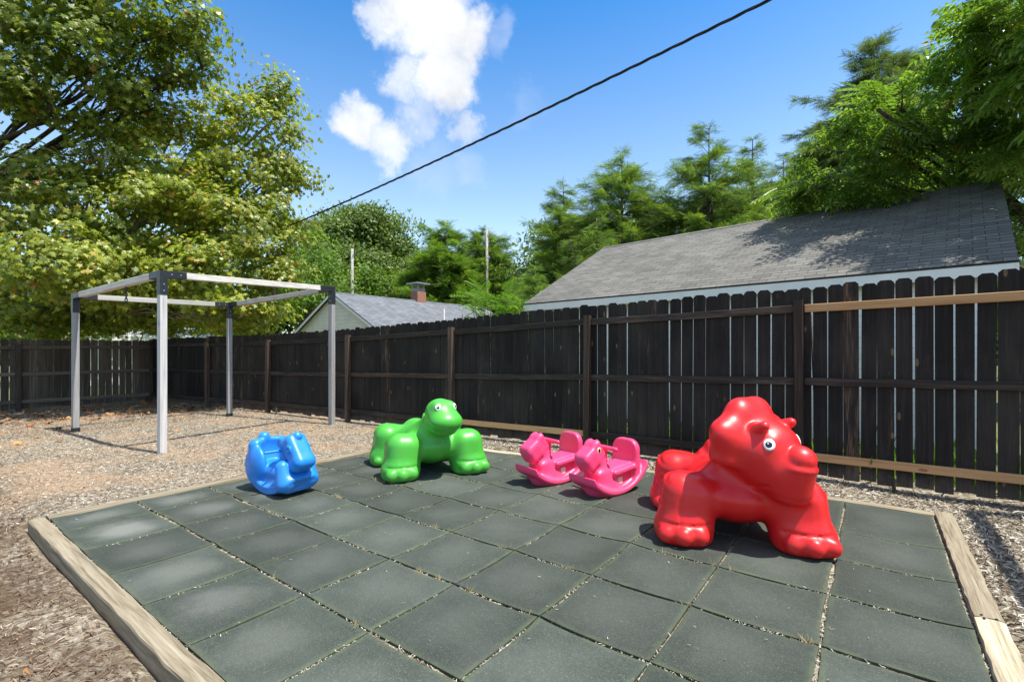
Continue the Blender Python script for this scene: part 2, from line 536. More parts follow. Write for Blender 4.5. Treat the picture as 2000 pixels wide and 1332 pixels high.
# lawn / soil beyond the fence
m, nb = mat('lawn')
co = objco(nb)
n = nb.noise(co, 0.8, 6, 0.6)
n2 = nb.noise(co, 40, 3, 0.6)
c = nb.ramp(nb.math('ADD', nb.math('MULTIPLY', n, 0.6), nb.math('MULTIPLY', n2, 0.4)), [(0.3, (0.075, 0.085, 0.04)), (0.6, (0.13, 0.145, 0.065)), (0.8, (0.21, 0.21, 0.12))])
finish(nb, c, 0.9, n2, 0.5, 0.03, 0.1)
M['lawn'] = m

# rubber tiles
m, nb = mat('green_rubber_tile')
co = objco(nb)
uv = nb.n('ShaderNodeTexCoord').outputs['UV']
r = attr(nb)
crumb = nb.n('ShaderNodeTexVoronoi', {'Vector': co, 'Scale': 190.0}, feature='F1')
cr = nb.n('ShaderNodeSeparateColor', {0: crumb.outputs['Color']}).outputs[0]
base = nb.mix(cr, (0.029, 0.037, 0.029), (0.054, 0.065, 0.052))
base = nb.mix(nb.math('MULTIPLY', nb.rng(cr, 0.95, 0.98), 0.3), base, (0.15, 0.15, 0.125))
# dusty tile middles; the stronger pale blotches leftward paint in soft dappled sunlight
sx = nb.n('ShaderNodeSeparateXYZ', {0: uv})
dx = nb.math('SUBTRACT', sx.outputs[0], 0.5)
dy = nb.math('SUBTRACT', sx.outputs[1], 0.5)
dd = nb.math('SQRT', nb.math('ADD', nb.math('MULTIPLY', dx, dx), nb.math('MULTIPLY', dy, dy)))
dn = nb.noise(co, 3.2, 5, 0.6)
dust_dapple = nb.rng(nb.math('ADD', dd, nb.math('MULTIPLY', nb.math('SUBTRACT', dn, 0.5), 0.6)), 0.05, 0.50, 1, 0, True)
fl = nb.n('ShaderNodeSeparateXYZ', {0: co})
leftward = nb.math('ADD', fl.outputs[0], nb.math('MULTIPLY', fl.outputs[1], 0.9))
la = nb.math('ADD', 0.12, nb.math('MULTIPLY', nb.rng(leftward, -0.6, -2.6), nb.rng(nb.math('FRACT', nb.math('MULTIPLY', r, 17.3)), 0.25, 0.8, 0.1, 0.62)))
base = nb.mix(nb.math('MULTIPLY', dust_dapple, la), base, nb.mix(nb.noise(co, 120, 2), (0.13, 0.135, 0.12), (0.25, 0.25, 0.225)))
dirt = nb.noise(co, 1.3, 6, 0.65)
base = nb.mix(nb.rng(dirt, 0.42, 0.7, 0, 0.38), base, (0.105, 0.118, 0.102))
edge = nb.rng(dd, 0.52, 0.72, 0, 0.35)
moss = nb.math('MULTIPLY', nb.rng(nb.math('MAXIMUM', nb.math('ABSOLUTE', dx), nb.math('ABSOLUTE', dy)), 0.44, 0.5), nb.rng(nb.noise(co, 8, 4), 0.35, 0.6, 0.05, 0.5))
base = nb.mix(moss, base, (0.105, 0.125, 0.062))
tn = nb.rng(r, 0, 1, 0.80, 1.18)
base = nb.mix(1.0, base, nb.n('ShaderNodeCombineColor', {0: tn, 1: tn, 2: tn}).outputs[0], 'MULTIPLY')
finish(nb, base, 0.83, cr, 0.5, 0.003, 0.28)
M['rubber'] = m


def shingles(name, cols, rowh=0.14, tabw=0.30, dirt=(0.2, 0.19, 0.17)):
    m, nb = mat(name)
    uv = nb.n('ShaderNodeTexCoord').outputs['UV']
    br = nb.n('ShaderNodeTexBrick', {'Vector': uv, 'Scale': 1.0, 'Brick Width': tabw, 'Row Height': rowh, 'Mortar Size': 0.005, 'Mortar Smooth': 0.3,
                                     'Color1': (*cols[0], 1), 'Color2': (*cols[1], 1), 'Mortar': (*cols[2], 1), 'Bias': 0.0}, offset=0.5, offset_frequency=2)
    n = nb.noise(uv, 0.55, 5, 0.6)
    st = nb.noise(nb.mapping(uv, (2.2, 0.25, 1)), 1.0, 4, 0.6)
    g = nb.noise(uv, 60, 3, 0.7)
    v = nb.math('MULTIPLY', nb.rng(n, 0.3, 0.7, 0.82, 1.2), nb.rng(g, 0.3, 0.7, 0.8, 1.2))
    c = nb.mix(1.0, br.outputs[0], nb.n('ShaderNodeCombineColor', {0: v, 1: v, 2: v}).outputs[0], 'MULTIPLY')
    c = nb.mix(nb.rng(st, 0.5, 0.72, 0, 0.4), c, dirt)
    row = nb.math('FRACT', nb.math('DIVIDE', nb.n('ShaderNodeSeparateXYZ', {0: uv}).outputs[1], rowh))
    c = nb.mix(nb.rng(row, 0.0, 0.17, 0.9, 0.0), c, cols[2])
    h = nb.math('ADD', nb.math('MULTIPLY', row, -0.8), nb.math('MULTIPLY', br.outputs[1], -0.6))
    finish(nb, c, 0.9, nb.math('ADD', h, nb.math('MULTIPLY', g, 0.3)), 0.8, 0.012, 0.2)
    return m


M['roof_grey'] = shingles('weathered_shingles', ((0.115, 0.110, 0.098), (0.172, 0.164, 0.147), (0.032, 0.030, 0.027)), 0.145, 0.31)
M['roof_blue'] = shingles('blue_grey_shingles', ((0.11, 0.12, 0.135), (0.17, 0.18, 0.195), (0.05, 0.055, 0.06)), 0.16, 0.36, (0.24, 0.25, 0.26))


def siding(name, col, step):
    m, nb = mat(name)
    co = objco(nb)
    z = nb.n('ShaderNodeSeparateXYZ', {0: co}).outputs[2]
    fr = nb.math('FRACT', nb.math('DIVIDE', z, step))
    n = nb.noise(co, 2.0, 5, 0.6)
    v = nb.rng(n, 0.3, 0.7, 0.88, 1.08)
    c = nb.mix(1.0, col, nb.n('ShaderNodeCombineColor', {0: v, 1: v, 2: v}).outputs[0], 'MULTIPLY')
    c = nb.mix(nb.rng(fr, 0.0, 0.08, 0.5, 0.0), c, (0.2, 0.2, 0.19))
    finish(nb, c, 0.6, nb.math('MULTIPLY', fr, -1), 0.8, 0.02, 0.3)
    return m


M['siding'] = siding('cream_lap_siding', (0.80, 0.745, 0.62), 0.2)
M['white_siding'] = siding('white_lap_siding', (0.82, 0.79, 0.73), 0.18)
m, nb = mat('chimney_brick')
uvb = nb.mapping(objco(nb), (1, 1, 1))
gx = nb.n('ShaderNodeSeparateXYZ', {0: uvb})
vv = nb.n('ShaderNodeCombineXYZ', {0: nb.math('ADD', gx.outputs[0], gx.outputs[1]), 1: gx.outputs[2]}).outputs[0]
br = nb.n('ShaderNodeTexBrick', {'Vector': vv, 'Scale': 1.0, 'Brick Width': 0.2, 'Row Height': 0.07, 'Mortar Size': 0.008, 'Color1': (0.26, 0.075, 0.04, 1), 'Color2': (0.34, 0.12, 0.06, 1), 'Mortar': (0.36, 0.30, 0.25, 1)})
finish(nb, br.outputs[0], 0.9, br.outputs[1], -0.4, 0.01, 0.2)
M['brick'] = m

# ------------------------------------------------------------------ ground
def sstep(a, b_, x):
    t = np.clip((x - a) / (b_ - a), 0, 1)
    return t * t * (3 - 2 * t)


_ph = RNG.random((14, 3)) * 6.28
_kk = RNG.normal(size=(14, 2)) * np.array([[0.9], [0.9], [1.5], [1.5], [2.2], [2.2], [3.5], [3.5], [5], [5], [7], [8], [10], [12]])


def gz(x, y):
    """height of the mulch"""
    x = np.asarray(x, float)
    y = np.asarray(y, float)
    w = sum(np.sin(_kk[i, 0] * x + _kk[i, 1] * y + _ph[i, 0]) * 0.006 / (1 + 0.25 * i) for i in range(14))
    z = -0.03 + w
    z = z - 0.045 * sstep(-2.95, -3.25, y) * sstep(3.5, 1.0, x)
    inside = sstep(-1.9, -1.8, x) * sstep(4.42, 4.36, x) * sstep(-3.2, -3.12, y) * sstep(1.56, 1.45, y)
    return z - 0.10 * inside


def grid_sheet(name, x0, x1, y0, y1, step, zf, material):
    xs = np.arange(x0, x1 + 1e-6, step)
    ys = np.arange(y0, y1 + 1e-6, step)
    X, Y = np.meshgrid(xs, ys, indexing='ij')
    V = np.stack([X, Y, zf(X, Y)], -1).reshape(-1, 3)
    nx, ny = len(xs), len(ys)
    i, j = np.meshgrid(np.arange(nx - 1), np.arange(ny - 1), indexing='ij')
    a = (i * ny + j).ravel()
    q = np.stack([a, a + ny, a + ny + 1, a + 1], 1)
    return mesh_np(name, V, q.ravel(), np.arange(len(q)) * 4, material, None, None, True)


mulch = tag(grid_sheet('mulch_ground', -13.6, 9.0, -9.0, 3.2, 0.1, gz, M['mulch']), kind='structure')
g = MB()
# the lawn lies 10 cm lower than the mulch bed and reaches the horizon
g.face([g.add([(-400, -400, -0.16)]), g.add([(400, -400, -0.16)]), g.add([(400, 400, -0.16)]), g.add([(-400, 400, -0.16)])])
tag(g.build('lawn_ground', M['lawn']), kind='structure')

# rubber tiles
T = 0.61
tile = MB()
corner_z = {}
corner_xy = {}


def cz(a, b_):
    if (a, b_) not in corner_z:
        corner_z[(a, b_)] = random.uniform(0.001, 0.016)
        corner_xy[(a, b_)] = (random.uniform(-.006, .006), random.uniform(-.006, .006))
    return corner_z[(a, b_)]


def back_edge(x):
    return 1.15 + (x + 1.9) * 0.35 / 3.4 if x < 1.5 else 1.50 + (x - 1.5) * 0.012


ST = [0, .012, .035, .11, .22, .36, .5, .64, .78, .89, .965, .988, 1.0]
N = len(ST) - 1
for a in range(-3, 7):
    for bb in range(-2, 5):
        tile.cur = random.random()
        x0, x1 = a * T, (a + 1) * T
        y1, y0 = -bb * T, -(bb + 1) * T
        if a == -3:
            x0 = -1.69
        if a == 6:
            x1 = 4.285
        c = [cz(a, bb), cz(a + 1, bb), cz(a, bb + 1), cz(a + 1, bb + 1)]
        off = [corner_xy[k] for k in ((a, bb), (a + 1, bb), (a, bb + 1), (a + 1, bb + 1))]
        gap = random.uniform(0.003, 0.006)
        gapy = random.uniform(0.005, 0.011)
        dome = random.uniform(0.0, 0.003)
        base = len(tile.v)
        pull = [random.uniform(0.0, 0.009) for _ in range(4)]
        for i in range(N + 1):
            for j in range(N + 1):
                s, t = ST[i], ST[j]
                w4 = ((1 - s) * t, s * t, (1 - s) * (1 - t), s * (1 - t))
                px_ = x0 + (x1 - x0) * s
                yt = y1 if bb > -2 else back_edge(px_)
                py_ = y0 + (yt - y0) * t
                px_ += sum(w * o[0] for w, o in zip(w4, off))
                py_ += sum(w * o[1] for w, o in zip(w4, off))
                # edges draw in a little between the corners
                px_ += (pull[0] * (1 - s) ** 6 - pull[1] * s ** 6) * math.sin(math.pi * t)
                py_ += (pull[2] * (1 - t) ** 6 - pull[3] * t ** 6) * math.sin(math.pi * s)
                px_ += gap * ((1 - s) ** 8 - s ** 8)
                py_ += gapy * ((1 - t) ** 8 - t ** 8)
                cornerness = (2 * s - 1) ** 2 * (2 * t - 1) ** 2
                z = sum(w * q for w, q in zip(w4, c)) * cornerness + dome * math.sin(math.pi * s) * math.sin(math.pi * t)
                e = min(s, 1 - s, t, 1 - t)
                if e == 0:
                    z -= 0.0035
                tile.v.append((px_, py_, z))
        for i in range(N):
            for j in range(N):
                q = [base + i * (N + 1) + j, base + (i + 1) * (N + 1) + j, base + (i + 1) * (N + 1) + j + 1, base + i * (N + 1) + j + 1]
                tile.face(q, [(ST[i], ST[j]), (ST[i + 1], ST[j]), (ST[i + 1], ST[j + 1]), (ST[i], ST[j + 1])])
        ring = [base + i * (N + 1) for i in range(N)] + [base + N * (N + 1) + j for j in range(N)] + [base + i * (N + 1) + N for i in range(N, 0, -1)] + [base + j for j in range(N, 0, -1)]
        low = tile.add([(tile.v[k][0], tile.v[k][1], -0.032) for k in ring])
        ring = [tile.add([tile.v[k]]) for k in ring]
        n = len(ring)
        for k in range(n):
            tile.face((ring[(k + 1) % n], ring[k], low + k, low + (k + 1) % n), [(0.02, 0.02)] * 4)
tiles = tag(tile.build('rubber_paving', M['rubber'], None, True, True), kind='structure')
soil = MB()
soil.cur = 0.4
soil.face([soil.add([(-1.86, -3.14, -0.017)]), soil.add([(4.34, -3.14, -0.017)]), soil.add([(4.34, 1.60, -0.017)]), soil.add([(1.5, 1.56, -0.017)]), soil.add([(-1.86, 1.2, -0.017)])])
tag(soil.build('gap_soil', M['mulch']), kind='structure')

CHIP_V = [(-1, -.16, 0), (-1, .12, .02), (-.1, -.2, .13), (0, .2, .11), (1, -.1, .0), (.9, .12, .03)]
CHIP_F = [(0, 2, 3, 1), (2, 4, 5, 3)]


def chips(name, n, xr, yr, keep, size, material, tilt=1.4, zoff=0.0, zfun=gz, patchy=0.0):
    x = RNG.uniform(*xr, n)
    y = RNG.uniform(*yr, n)
    k = keep(x, y)
    x, y = x[k], y[k]
    n = len(x)
    pos = np.stack([x, y, zfun(x, y) + 0.004 + zoff + RNG.random(n) * 0.012], 1)
    nz = RNG.normal(size=(n, 3)) * 0.42
    nz[:, 2] = 1.0 + tilt - 1.4
    L = RNG.uniform(size[0], size[1], n) * (0.6 + 0.8 * RNG.random(n) ** 2)
    sz = np.stack([L, L * RNG.uniform(0.55, 1.2, n), L], 1)
    rn = RNG.random(n)
    if patchy:
        w_ = 0.5 + 0.5 * np.sin(1.9 * x + 2.3 * np.sin(1.3 * y + 1)) * np.sin(2.4 * y + 1.7 * np.sin(1.1 * x))
        rn = rn * (1 - patchy * np.clip(w_ * 1.6 - .1, 0, 1))
    o = scatter(name, CHIP_V, CHIP_F, pos, rand_rot(n, normals=nz), sz, material, None, rn)
    return tag(o, kind='stuff')


def outside(x, y):
    return ~((x > -1.9) & (x < 4.44) & (y > -3.22) & (y < np.where(x < 1.5, 1.22 + (x + 1.9) * 0.103, 1.6)))


def fence_y(x):
    return np.interp(x, [-12.7, -12.1, -9.6, -7.41, -4.68, -1.97, 0.56, 3.2, 5.0, 9.0], [0.93, 1.0, 1.32, 1.68, 1.94, 2.14, 2.31, 2.44, 2.45, 2.5])


inyard = lambda x, y: outside(x, y) & (y < fence_y(x) + 0.05)
chips('fine_mulch_chips', 80000, (-8.5, -1.7), (-3.4, 2.2), lambda x, y: inyard(x, y) & (RNG.random(len(x)) < 0.85), (0.008, 0.019), M['chips'])
chips('far_mulch_chips', 22000, (-12.6, -7.5), (-3.5, 2.0), inyard, (0.012, 0.026), M['chips_brown'])
chips('coarse_mulch_chips', 34000, (-3.0, 6.6), (1.1, 2.5), inyard, (0.012, 0.030), M['chips'])
chips('side_mulch_chips', 14000, (4.4, 6.4), (-2.5, 1.6), inyard, (0.014, 0.036), M['chips'])
chips('damp_mulch_chips', 40000, (-5.5, 3.0), (-5.2, -3.1), inyard, (0.007, 0.019), M['chips_brown'], patchy=.85)
# mulch blown into the joints of the mat
n = 26000
k = RNG.random(n) < 0.5
lx = np.where(k, RNG.integers(-2, 8, n) * T, RNG.uniform(-1.7, 4.28, n))
ly = np.where(k, RNG.uniform(-3.05, 1.5, n), -RNG.integers(-1, 6, n) * T)
dens = 0.35 + 0.5 * np.sin(lx * 5.1 + 3 * ly) * np.sin(ly * 4.3 + 1)
kk = (RNG.random(n) < dens) & (ly < np.array([back_edge(v) for v in lx]))
lx, ly, k = lx[kk], ly[kk], k[kk]
n = len(lx)
jit = RNG.normal(size=n) * 0.0055
pos = np.stack([lx + jit * k, ly + jit * ~k, -0.012 + RNG.random(n) * 0.011], 1)
nz = RNG.normal(size=(n, 3)) * 0.5
nz[:, 2] = 1
tag(scatter('joint_debris', CHIP_V, CHIP_F, pos, rand_rot(n, normals=nz), RNG.uniform(0.004, 0.012, n), M['chips'], rnd=0.5 + 0.5 * RNG.random(n)), kind='stuff')
# crumbs and specks lying on the mat
n = 260
pos = np.stack([RNG.uniform(-1.6, 4.2, n), RNG.uniform(-3.0, 1.1, n), np.full(n, 0.012)], 1)
nz = RNG.normal(size=(n, 3)) * 0.2
nz[:, 2] = 1
tag(scatter('mat_crumbs', CHIP_V, CHIP_F, pos, rand_rot(n, normals=nz), RNG.uniform(0.003, 0.010, n), M['chips'], rnd=0.4 + 0.6 * RNG.random(n)), kind='stuff')
# tufts of dry grass standing in the joints
n = 900
tc = RNG.integers(0, 34, n)
ta_ = RNG.uniform(-1.2, 4.0, 34)
tb_ = -RNG.integers(1, 5, 34) * T
pos = np.stack([ta_[tc] + RNG.normal(size=n) * 0.018, tb_[tc] + RNG.normal(size=n) * 0.005, np.full(n, -0.006)], 1)
nz = RNG.normal(size=(n, 3)) * 0.7
nz[:, 2] = RNG.normal(size=n) * 0.3
R_ = rand_rot(n, normals=nz)
R_[:, :, 0] = RNG.normal(size=(n, 3)) * 0.55 + np.array([0, 0, 1.0])
tag(scatter('dry_joint_grass', [(0, -.06, 0), (0, .06, 0), (1, 0, 0)], [(0, 1, 2)], pos, R_, RNG.uniform(0.012, 0.032, n), M['drygrass']), kind='stuff')

SYC_LEAF = [(0, -.5, 0), (.16, -.12, .03), (.5, -.16, -.05), (.3, .08, .04), (.44, .34, -.04), (.15, .26, .05), (0, .55, -.04), (-.15, .26, .05), (-.44, .34, -.04), (-.3, .08, .04), (-.5, -.16, -.05), (-.16, -.12, .03)]
SYC_F = [tuple(range(12))]
n = 1500
x = RNG.uniform(-12.6, -2.2, n)
y = RNG.uniform(-5.0, 1.8, n)
pr = np.where(x < -9, 0.6, 0.012) + np.where((x < -5) & (y < -1.8), 0.05, 0)
k = (RNG.random(n) < pr) & inyard(x, y)
x, y = x[k], y[k]
n = len(x)
nz = RNG.normal(size=(n, 3)) * 0.35
nz[:, 2] = 1
tag(scatter('fallen_leaves', SYC_LEAF, SYC_F, np.stack([x, y, gz(x, y) + 0.025], 1), rand_rot(n, normals=nz), np.stack([RNG.uniform(.08, .16, n)] * 2 + [RNG.uniform(.1, .5, n)], 1), M['dryleaf']), kind='stuff')
n = 36
x = RNG.uniform(-4.2, 1.5, n)
y = RNG.uniform(-4.6, -3.25, n)
nz = RNG.normal(size=(n, 3)) * 0.5
nz[:, 2] = 1
tag(scatter('leaf_scraps', SYC_LEAF, SYC_F, np.stack([x, y, gz(x, y) + 0.02], 1), rand_rot(n, normals=nz), np.stack([RNG.uniform(.02, .055, n)] * 2 + [RNG.uniform(.1, .3, n)], 1), M['dryleaf']), kind='stuff')

# ------------------------------------------------------------------ landscape timbers
def timber(p, q, w, zt, label, axis):
    p, q = Vector((*p, 0)), Vector((*q, 0))
    L = (q - p).length
    o = MB()
    o.cur = random.random()
    n = 28
    prof = [(-.5, -.16), (-.5, -.014), (-.47, -.003), (-.33, .002), (-.12, .004), (.12, .003), (.33, .001), (.47, -.003), (.5, -.014), (.5, -.16)]
    d = (q - p).normalized()
    s = Vector((d.y, -d.x, 0))
    for i in range(n + 1):
        c = p + d * L * i / n
        wig = random.uniform(-.004, .004)
        for a, z in prof:
            o.v.append(tuple(c + s * (a * w + wig + random.uniform(-.0015, .0015)) + Vector((0, 0, zt + z + random.uniform(-.0015, .0015) if z > -.1 else zt + z))))
    k = len(prof)
    for i in range(n):
        for j in range(k - 1):
            a = i * k + j
            o.face((a, a + k, a + k + 1, a + 1))
    o.face(list(range(k)))
    o.face(list(range(n * k + k - 1, n * k - 1, -1)))
    r = o.build('landscape_timber', M['timber_x'] if axis == 0 else M['timber_y'], None, False)
    return tag(r, label, 'timber', 'timbers edging the rubber mat')


timber((-1.75, -3.108), (3.0, -3.100), 0.108, 0.012, 'weathered timber edging the mat beside the dark damp soil', 0)
timber((-1.745, -3.045), (-1.835, 1.08), 0.13, 0.014, 'pale timber edging the mat behind the blue rocker', 1)
timber((-1.90, 1.20), (1.50, 1.555), 0.12, 0.006, 'thin timber edging the mat behind the green dinosaur', 0)
timber((1.51, 1.56), (4.30, 1.595), 0.12, 0.006, 'thin timber edging the mat behind the red dinosaur, nearest the new bottom rail', 0)
rt = timber((4.36, 1.63), (4.352, -0.452), 0.125, 0.020, 'weathered right edge timber running from the back corner to a nailed joint', 1)
timber((4.352, -0.458), (4.345, -3.0), 0.125, 0.018, 'cracked near timber on the right edge, in front of the nailed joint', 1)
for x, y in ((4.325, -0.435), (4.38, -0.45), (4.33, -0.475)):
    nl = MB()
    nl.tube([(x, y, 0.018), (x, y, 0.027)], 0.006, 8)
    nl.build('nail', M['black_steel'], rt)

# ------------------------------------------------------------------ fences
def board(o, p, d, w, z0, z1, th, nrm, dog=0.028):
    """dog-eared board, p = left edge on the fence line"""
    lean = random.uniform(-.010, .010)
    out = []
    for k in (0, 1):
        t = nrm * (th * k)
        for s, z in ((0, z0), (w, z0), (w, z1 - dog), (w - dog, z1), (dog, z1), (0, z1 - dog)):
            b0 = p + d * (s + lean * (z / 2)) + t
            out.append((b0.x, b0.y, z))
    i = o.add(out)
    o.cur = random.random()
    o.face([i + k for k in (5, 4, 3, 2, 1, 0)])
    o.face([i + 6 + k for k in range(6)])
    for k in range(6):
        o.face((i + k, i + (k + 1) % 6, i + 6 + (k + 1) % 6, i + 6 + k))


def fence(name, label, pts, tops, gaps, new_top, new_bot, post_last=True, first_post=True, mats=('fence_board', 'fence_rail', 'fence_post'), bw=0.139):
    """pts: post positions on the fence line (boards), in order; yard side = left of travel"""
    root = empty(name, (0, 0, 0), 0, label, 'fence')
    for k in range(len(pts) - 1):
        p, q = Vector((*pts[k], 0)), Vector((*pts[k + 1], 0))
        d = (q - p).normalized()
        nrm = Vector((-d.y, d.x, 0))          # towards the yard
        L = (q - p).length
        t0, t1 = tops[k], tops[k + 1]
        o = MB()
        x = 0.0
        while x < L - 0.02:
            w = min(bw + random.uniform(-.006, .006), L - x)
            f = x / L
            tp = t0 + (t1 - t0) * f + random.uniform(-.020, .014)
            board(o, p + d * x + nrm * random.uniform(-.002, .003), d, w, random.uniform(0.0, .04), tp, 0.016, -nrm)
            gp = random.uniform(*gaps[k])
            x += w + gp
        o.build('picket_panel', M[mats[0]], root)
        off = nrm * 0.024
        for zf, new in ((0.885, k in new_top), (0.50, False), (0.105, k in new_bot)):
            rl = MB()
            rl.cur = random.random()
            a = p + d * 0.05 + off
            c = q - d * 0.05 + off
            sag = random.uniform(-.008, .004)
            mid = (a + c) / 2
            za, zc = t0 * zf, t1 * zf
            hh = 0.088
            a2, m2, c2 = Vector((a.x, a.y, za)), Vector((mid.x, mid.y, (za + zc) / 2 + sag)), Vector((c.x, c.y, zc))
            rl.loft([a2, a2.lerp(m2, .5), m2, m2.lerp(c2, .5), c2], 0.038, hh)
            r = rl.build('rail', M['new_rail'] if new else M[mats[1]], root)
            if new:
                r['label'] = 'pale new pine rail'
    for k, pp in enumerate(pts):
        if (k == 0 and not first_post) or (k == len(pts) - 1 and not post_last):
            continue
        p = Vector((*pp, 0))
        d = (Vector((*pts[min(k + 1, len(pts) - 1)], 0)) - Vector((*pts[max(k - 1, 0)], 0))).normalized()
        nrm = Vector((-d.y, d.x, 0))
        o = MB()
        o.cur = random.random()
        c = p + nrm * 0.050
        lean = random.uniform(-.012, .012)
        o.bar((c.x, c.y, -0.1), (c.x + lean, c.y, tops[k] * 0.93), 0.092, 0.092, 0.006, up=nrm)
        o.build('post', M[mats[2]], root)
    return root


# travelling from right to left, so that the yard is on the left hand
xs = [7.7, 5.72, 3.2, 0.56, -1.97, -4.68, -7.41, -9.75, -12.1, -12.85]
tp = [2.19, 2.19, 2.145, 2.075, 1.965, 1.87, 1.80, 1.78, 1.77, 1.76]
gaps = [(.006, .016), (.005, .017), (.003, .015), (.001, .010), (-.001, .007), (-.001, .004), (-.001, .003), (-.001, .003), (-.001, .003)]
fence('picket_fence', 'long dark brown dog-eared fence behind the toys, with a few pale new rails', [(x, float(fence_y(x))) for x in xs], tp, gaps, {0, 1}, {0, 1, 3})
fence('picket_fence', 'shaded far fence in the corner under the tree, with leaf shadows on its boards', [(-12.72, 0.92), (-12.72, -1.76), (-12.78, -4.3), (-12.8, -6.8)], [1.72, 1.70, 1.66, 1.66], [(.0, .014), (.004, .02), (.004, .02)], set(), set(), mats=('faded_board', 'faded_rail', 'faded_board'))

# ------------------------------------------------------------------ wooden play frame
def play_frame(C4, heights, label, leftfoot):
    """C4: four post positions, order front, right, back, left"""
    root = empty('play_frame', (*C4[0], 0), 0, label, 'play frame')
    o0 = Vector((*C4[0], 0))
    P = [Vector((*c, 0)) - o0 for c in C4]
    w = 0.092
    zb = [-0.05] * 4
    for k in range(4):
        a, bq = P[k], P[(k + 1) % 4]
        pm = MB()
        pm.cur = random.random()
        h = heights[k]
        dirn = (P[(k + 1) % 4] - P[k]).normalized()
        pm.bar((a.x, a.y, zb[k]), (a.x, a.y, h - 0.10), w, w, 0.005, up=dirn)
        pm.build('post', M['frame_post'], root)
        d = (bq - a).normalized()
        bm = MB()
        bm.cur = random.random()
        h2 = heights[(k + 1) % 4]
        za, zc = h - w / 2, h2 - w / 2
        i0, i1 = a + d * 0.05, bq - d * 0.05
        bm.bar((i0.x, i0.y, za), (i1.x, i1.y, zc), w, w, 0.005)
        bm.build('beam', M['frame_beam'] if k in (1, 3) and False else (M['frame_beam_y'] if abs(d.y) > abs(d.x) else M['frame_beam']), root)
        # three-way steel corner: sleeve down the post and along both beams
        br = MB()
        e = (P[(k - 1) % 4] - a).normalized()
        hp = heights[(k - 1) % 4]
        br.bar((a.x, a.y, h - 0.34), (a.x, a.y, h + 0.004), w + 0.008, w + 0.008, 0.003, up=d)
        for dd_, hh2, LL in ((d, h2, (bq - a).length), (e, hp, (P[(k - 1) % 4] - a).length)):
            s = a + dd_ * 0.04
            t = a + dd_ * 0.30
            br.bar((s.x, s.y, h - w / 2), (t.x, t.y, h - w / 2 + (hh2 - h) * 0.30 / LL), w + 0.0075, w + 0.0075, 0.003)
        cb = br.build('corner_bracket', M['black_steel'], root)
        nrm = Vector((d.y, -d.x, 0))
        for s_, zz in ((0.10, h - 0.045), (0.22, h - 0.045), (0.0, h - 0.19), (0.0, h - 0.28)):
            for sgn in (1, -1):
                c0 = a + d * s_ + nrm * sgn * (w / 2 + 0.004)
                zc_ = zz + (h2 - h) * s_ / (bq - a).length
                sc = MB()
                sc.tube([(c0.x, c0.y, zc_), (c0.x + nrm.x * sgn * 0.005, c0.y + nrm.y * sgn * 0.005, zc_)], 0.009, 8)
                sc.build('bolt', M['steel'], cb)
        if k in leftfoot:
            fm = MB()
            fm.bar((a.x, a.y, -0.04), (a.x, a.y, 0.045), w + 0.012, w + 0.012, 0.003, up=d)
            fm.build('foot_cap', M['black_steel'], root)
    return root


FR, RT, BK, LF = (-4.21, -1.45), (-4.58, 1.47), (-7.47, 0.82), (-7.57, -1.72)
play_frame([FR, RT, BK, LF], [2.55, 2.665, 2.47, 2.44], 'weathered grey timber frame with black steel corners on the mulch', {2, 3})
# a second frame of the same kind just beyond the right edge, whose shadow falls on the mulch
play_frame([(5.66, -2.6), (8.6, -2.6), (8.6, 2.2), (5.66, 2.22)], [2.5, 2.5, 2.5, 2.5], 'weathered grey timber frame beyond the right end of the mat', set())
# knotted chain hanging from the beam
hp = Vector((*FR, 2.45)).lerp(Vector((*LF, 2.345)), 0.36)
hang = empty('swing_hook', hp, 0, 'short dark chain hook hanging from the left beam of the timber frame', 'hook')
for k in range(6):
    o = MB()
    z = -0.035 - k * 0.043
    pts = []
    for j in range(13):
        a_ = 2 * math.pi * j / 12
        r0, r1 = 0.017, 0.028
        px_, pz_ = r0 * math.cos(a_), r1 * math.sin(a_)
        pts.append((px_, 0, z + pz_) if k % 2 else (0, px_, z + pz_))
    o.tube(pts, 0.0075, 6, False)
    o.build('link', M['black_steel'], hang, True)

# ------------------------------------------------------------------ moulded plastic toys: signed distance shapes polygonised on a grid
def ell(P, c, r, R=None):
    p = P - np.asarray(c, np.float32)
    if R is not None:
        p = p @ R
    r = np.asarray(r, np.float32)
    k0 = np.sqrt(((p / r) ** 2).sum(-1))
    k1 = np.sqrt(((p / (r * r)) ** 2).sum(-1)) + 1e-9
    return k0 * (k0 - 1) / k1


def cap(P, a, b_, ra, rb=None):
    rb = ra if rb is None else rb
    a = np.asarray(a, np.float32)
    d = np.asarray(b_, np.float32) - a
    t = np.clip(((P - a) @ d) / (d @ d), 0, 1)
    return np.linalg.norm(P - a - t[:, None] * d, axis=-1) - (ra + (rb - ra) * t)


def rbox(P, c, h, r, R=None):
    p = P - np.asarray(c, np.float32)
    if R is not None:
        p = p @ R
    q = np.abs(p) - (np.asarray(h, np.float32) - r)
    return np.linalg.norm(np.maximum(q, 0), axis=-1) + np.minimum(q.max(-1), 0) - r


def smin(a, b_, k):
    h = np.clip(0.5 + 0.5 * (b_ - a) / k, 0, 1)
    return b_ * (1 - h) + a * h - k * h * (1 - h)


def smax(a, b_, k):
    return -smin(-a, -b_, k)


def rotY(deg):
    a = math.radians(deg)
    return np.array([[math.cos(a), 0, math.sin(a)], [0, 1, 0], [-math.sin(a), 0, math.cos(a)]], np.float32)


def rotZ(deg):
    a = math.radians(deg)
    return np.array([[math.cos(a), -math.sin(a), 0], [math.sin(a), math.cos(a), 0], [0, 0, 1]], np.float32)


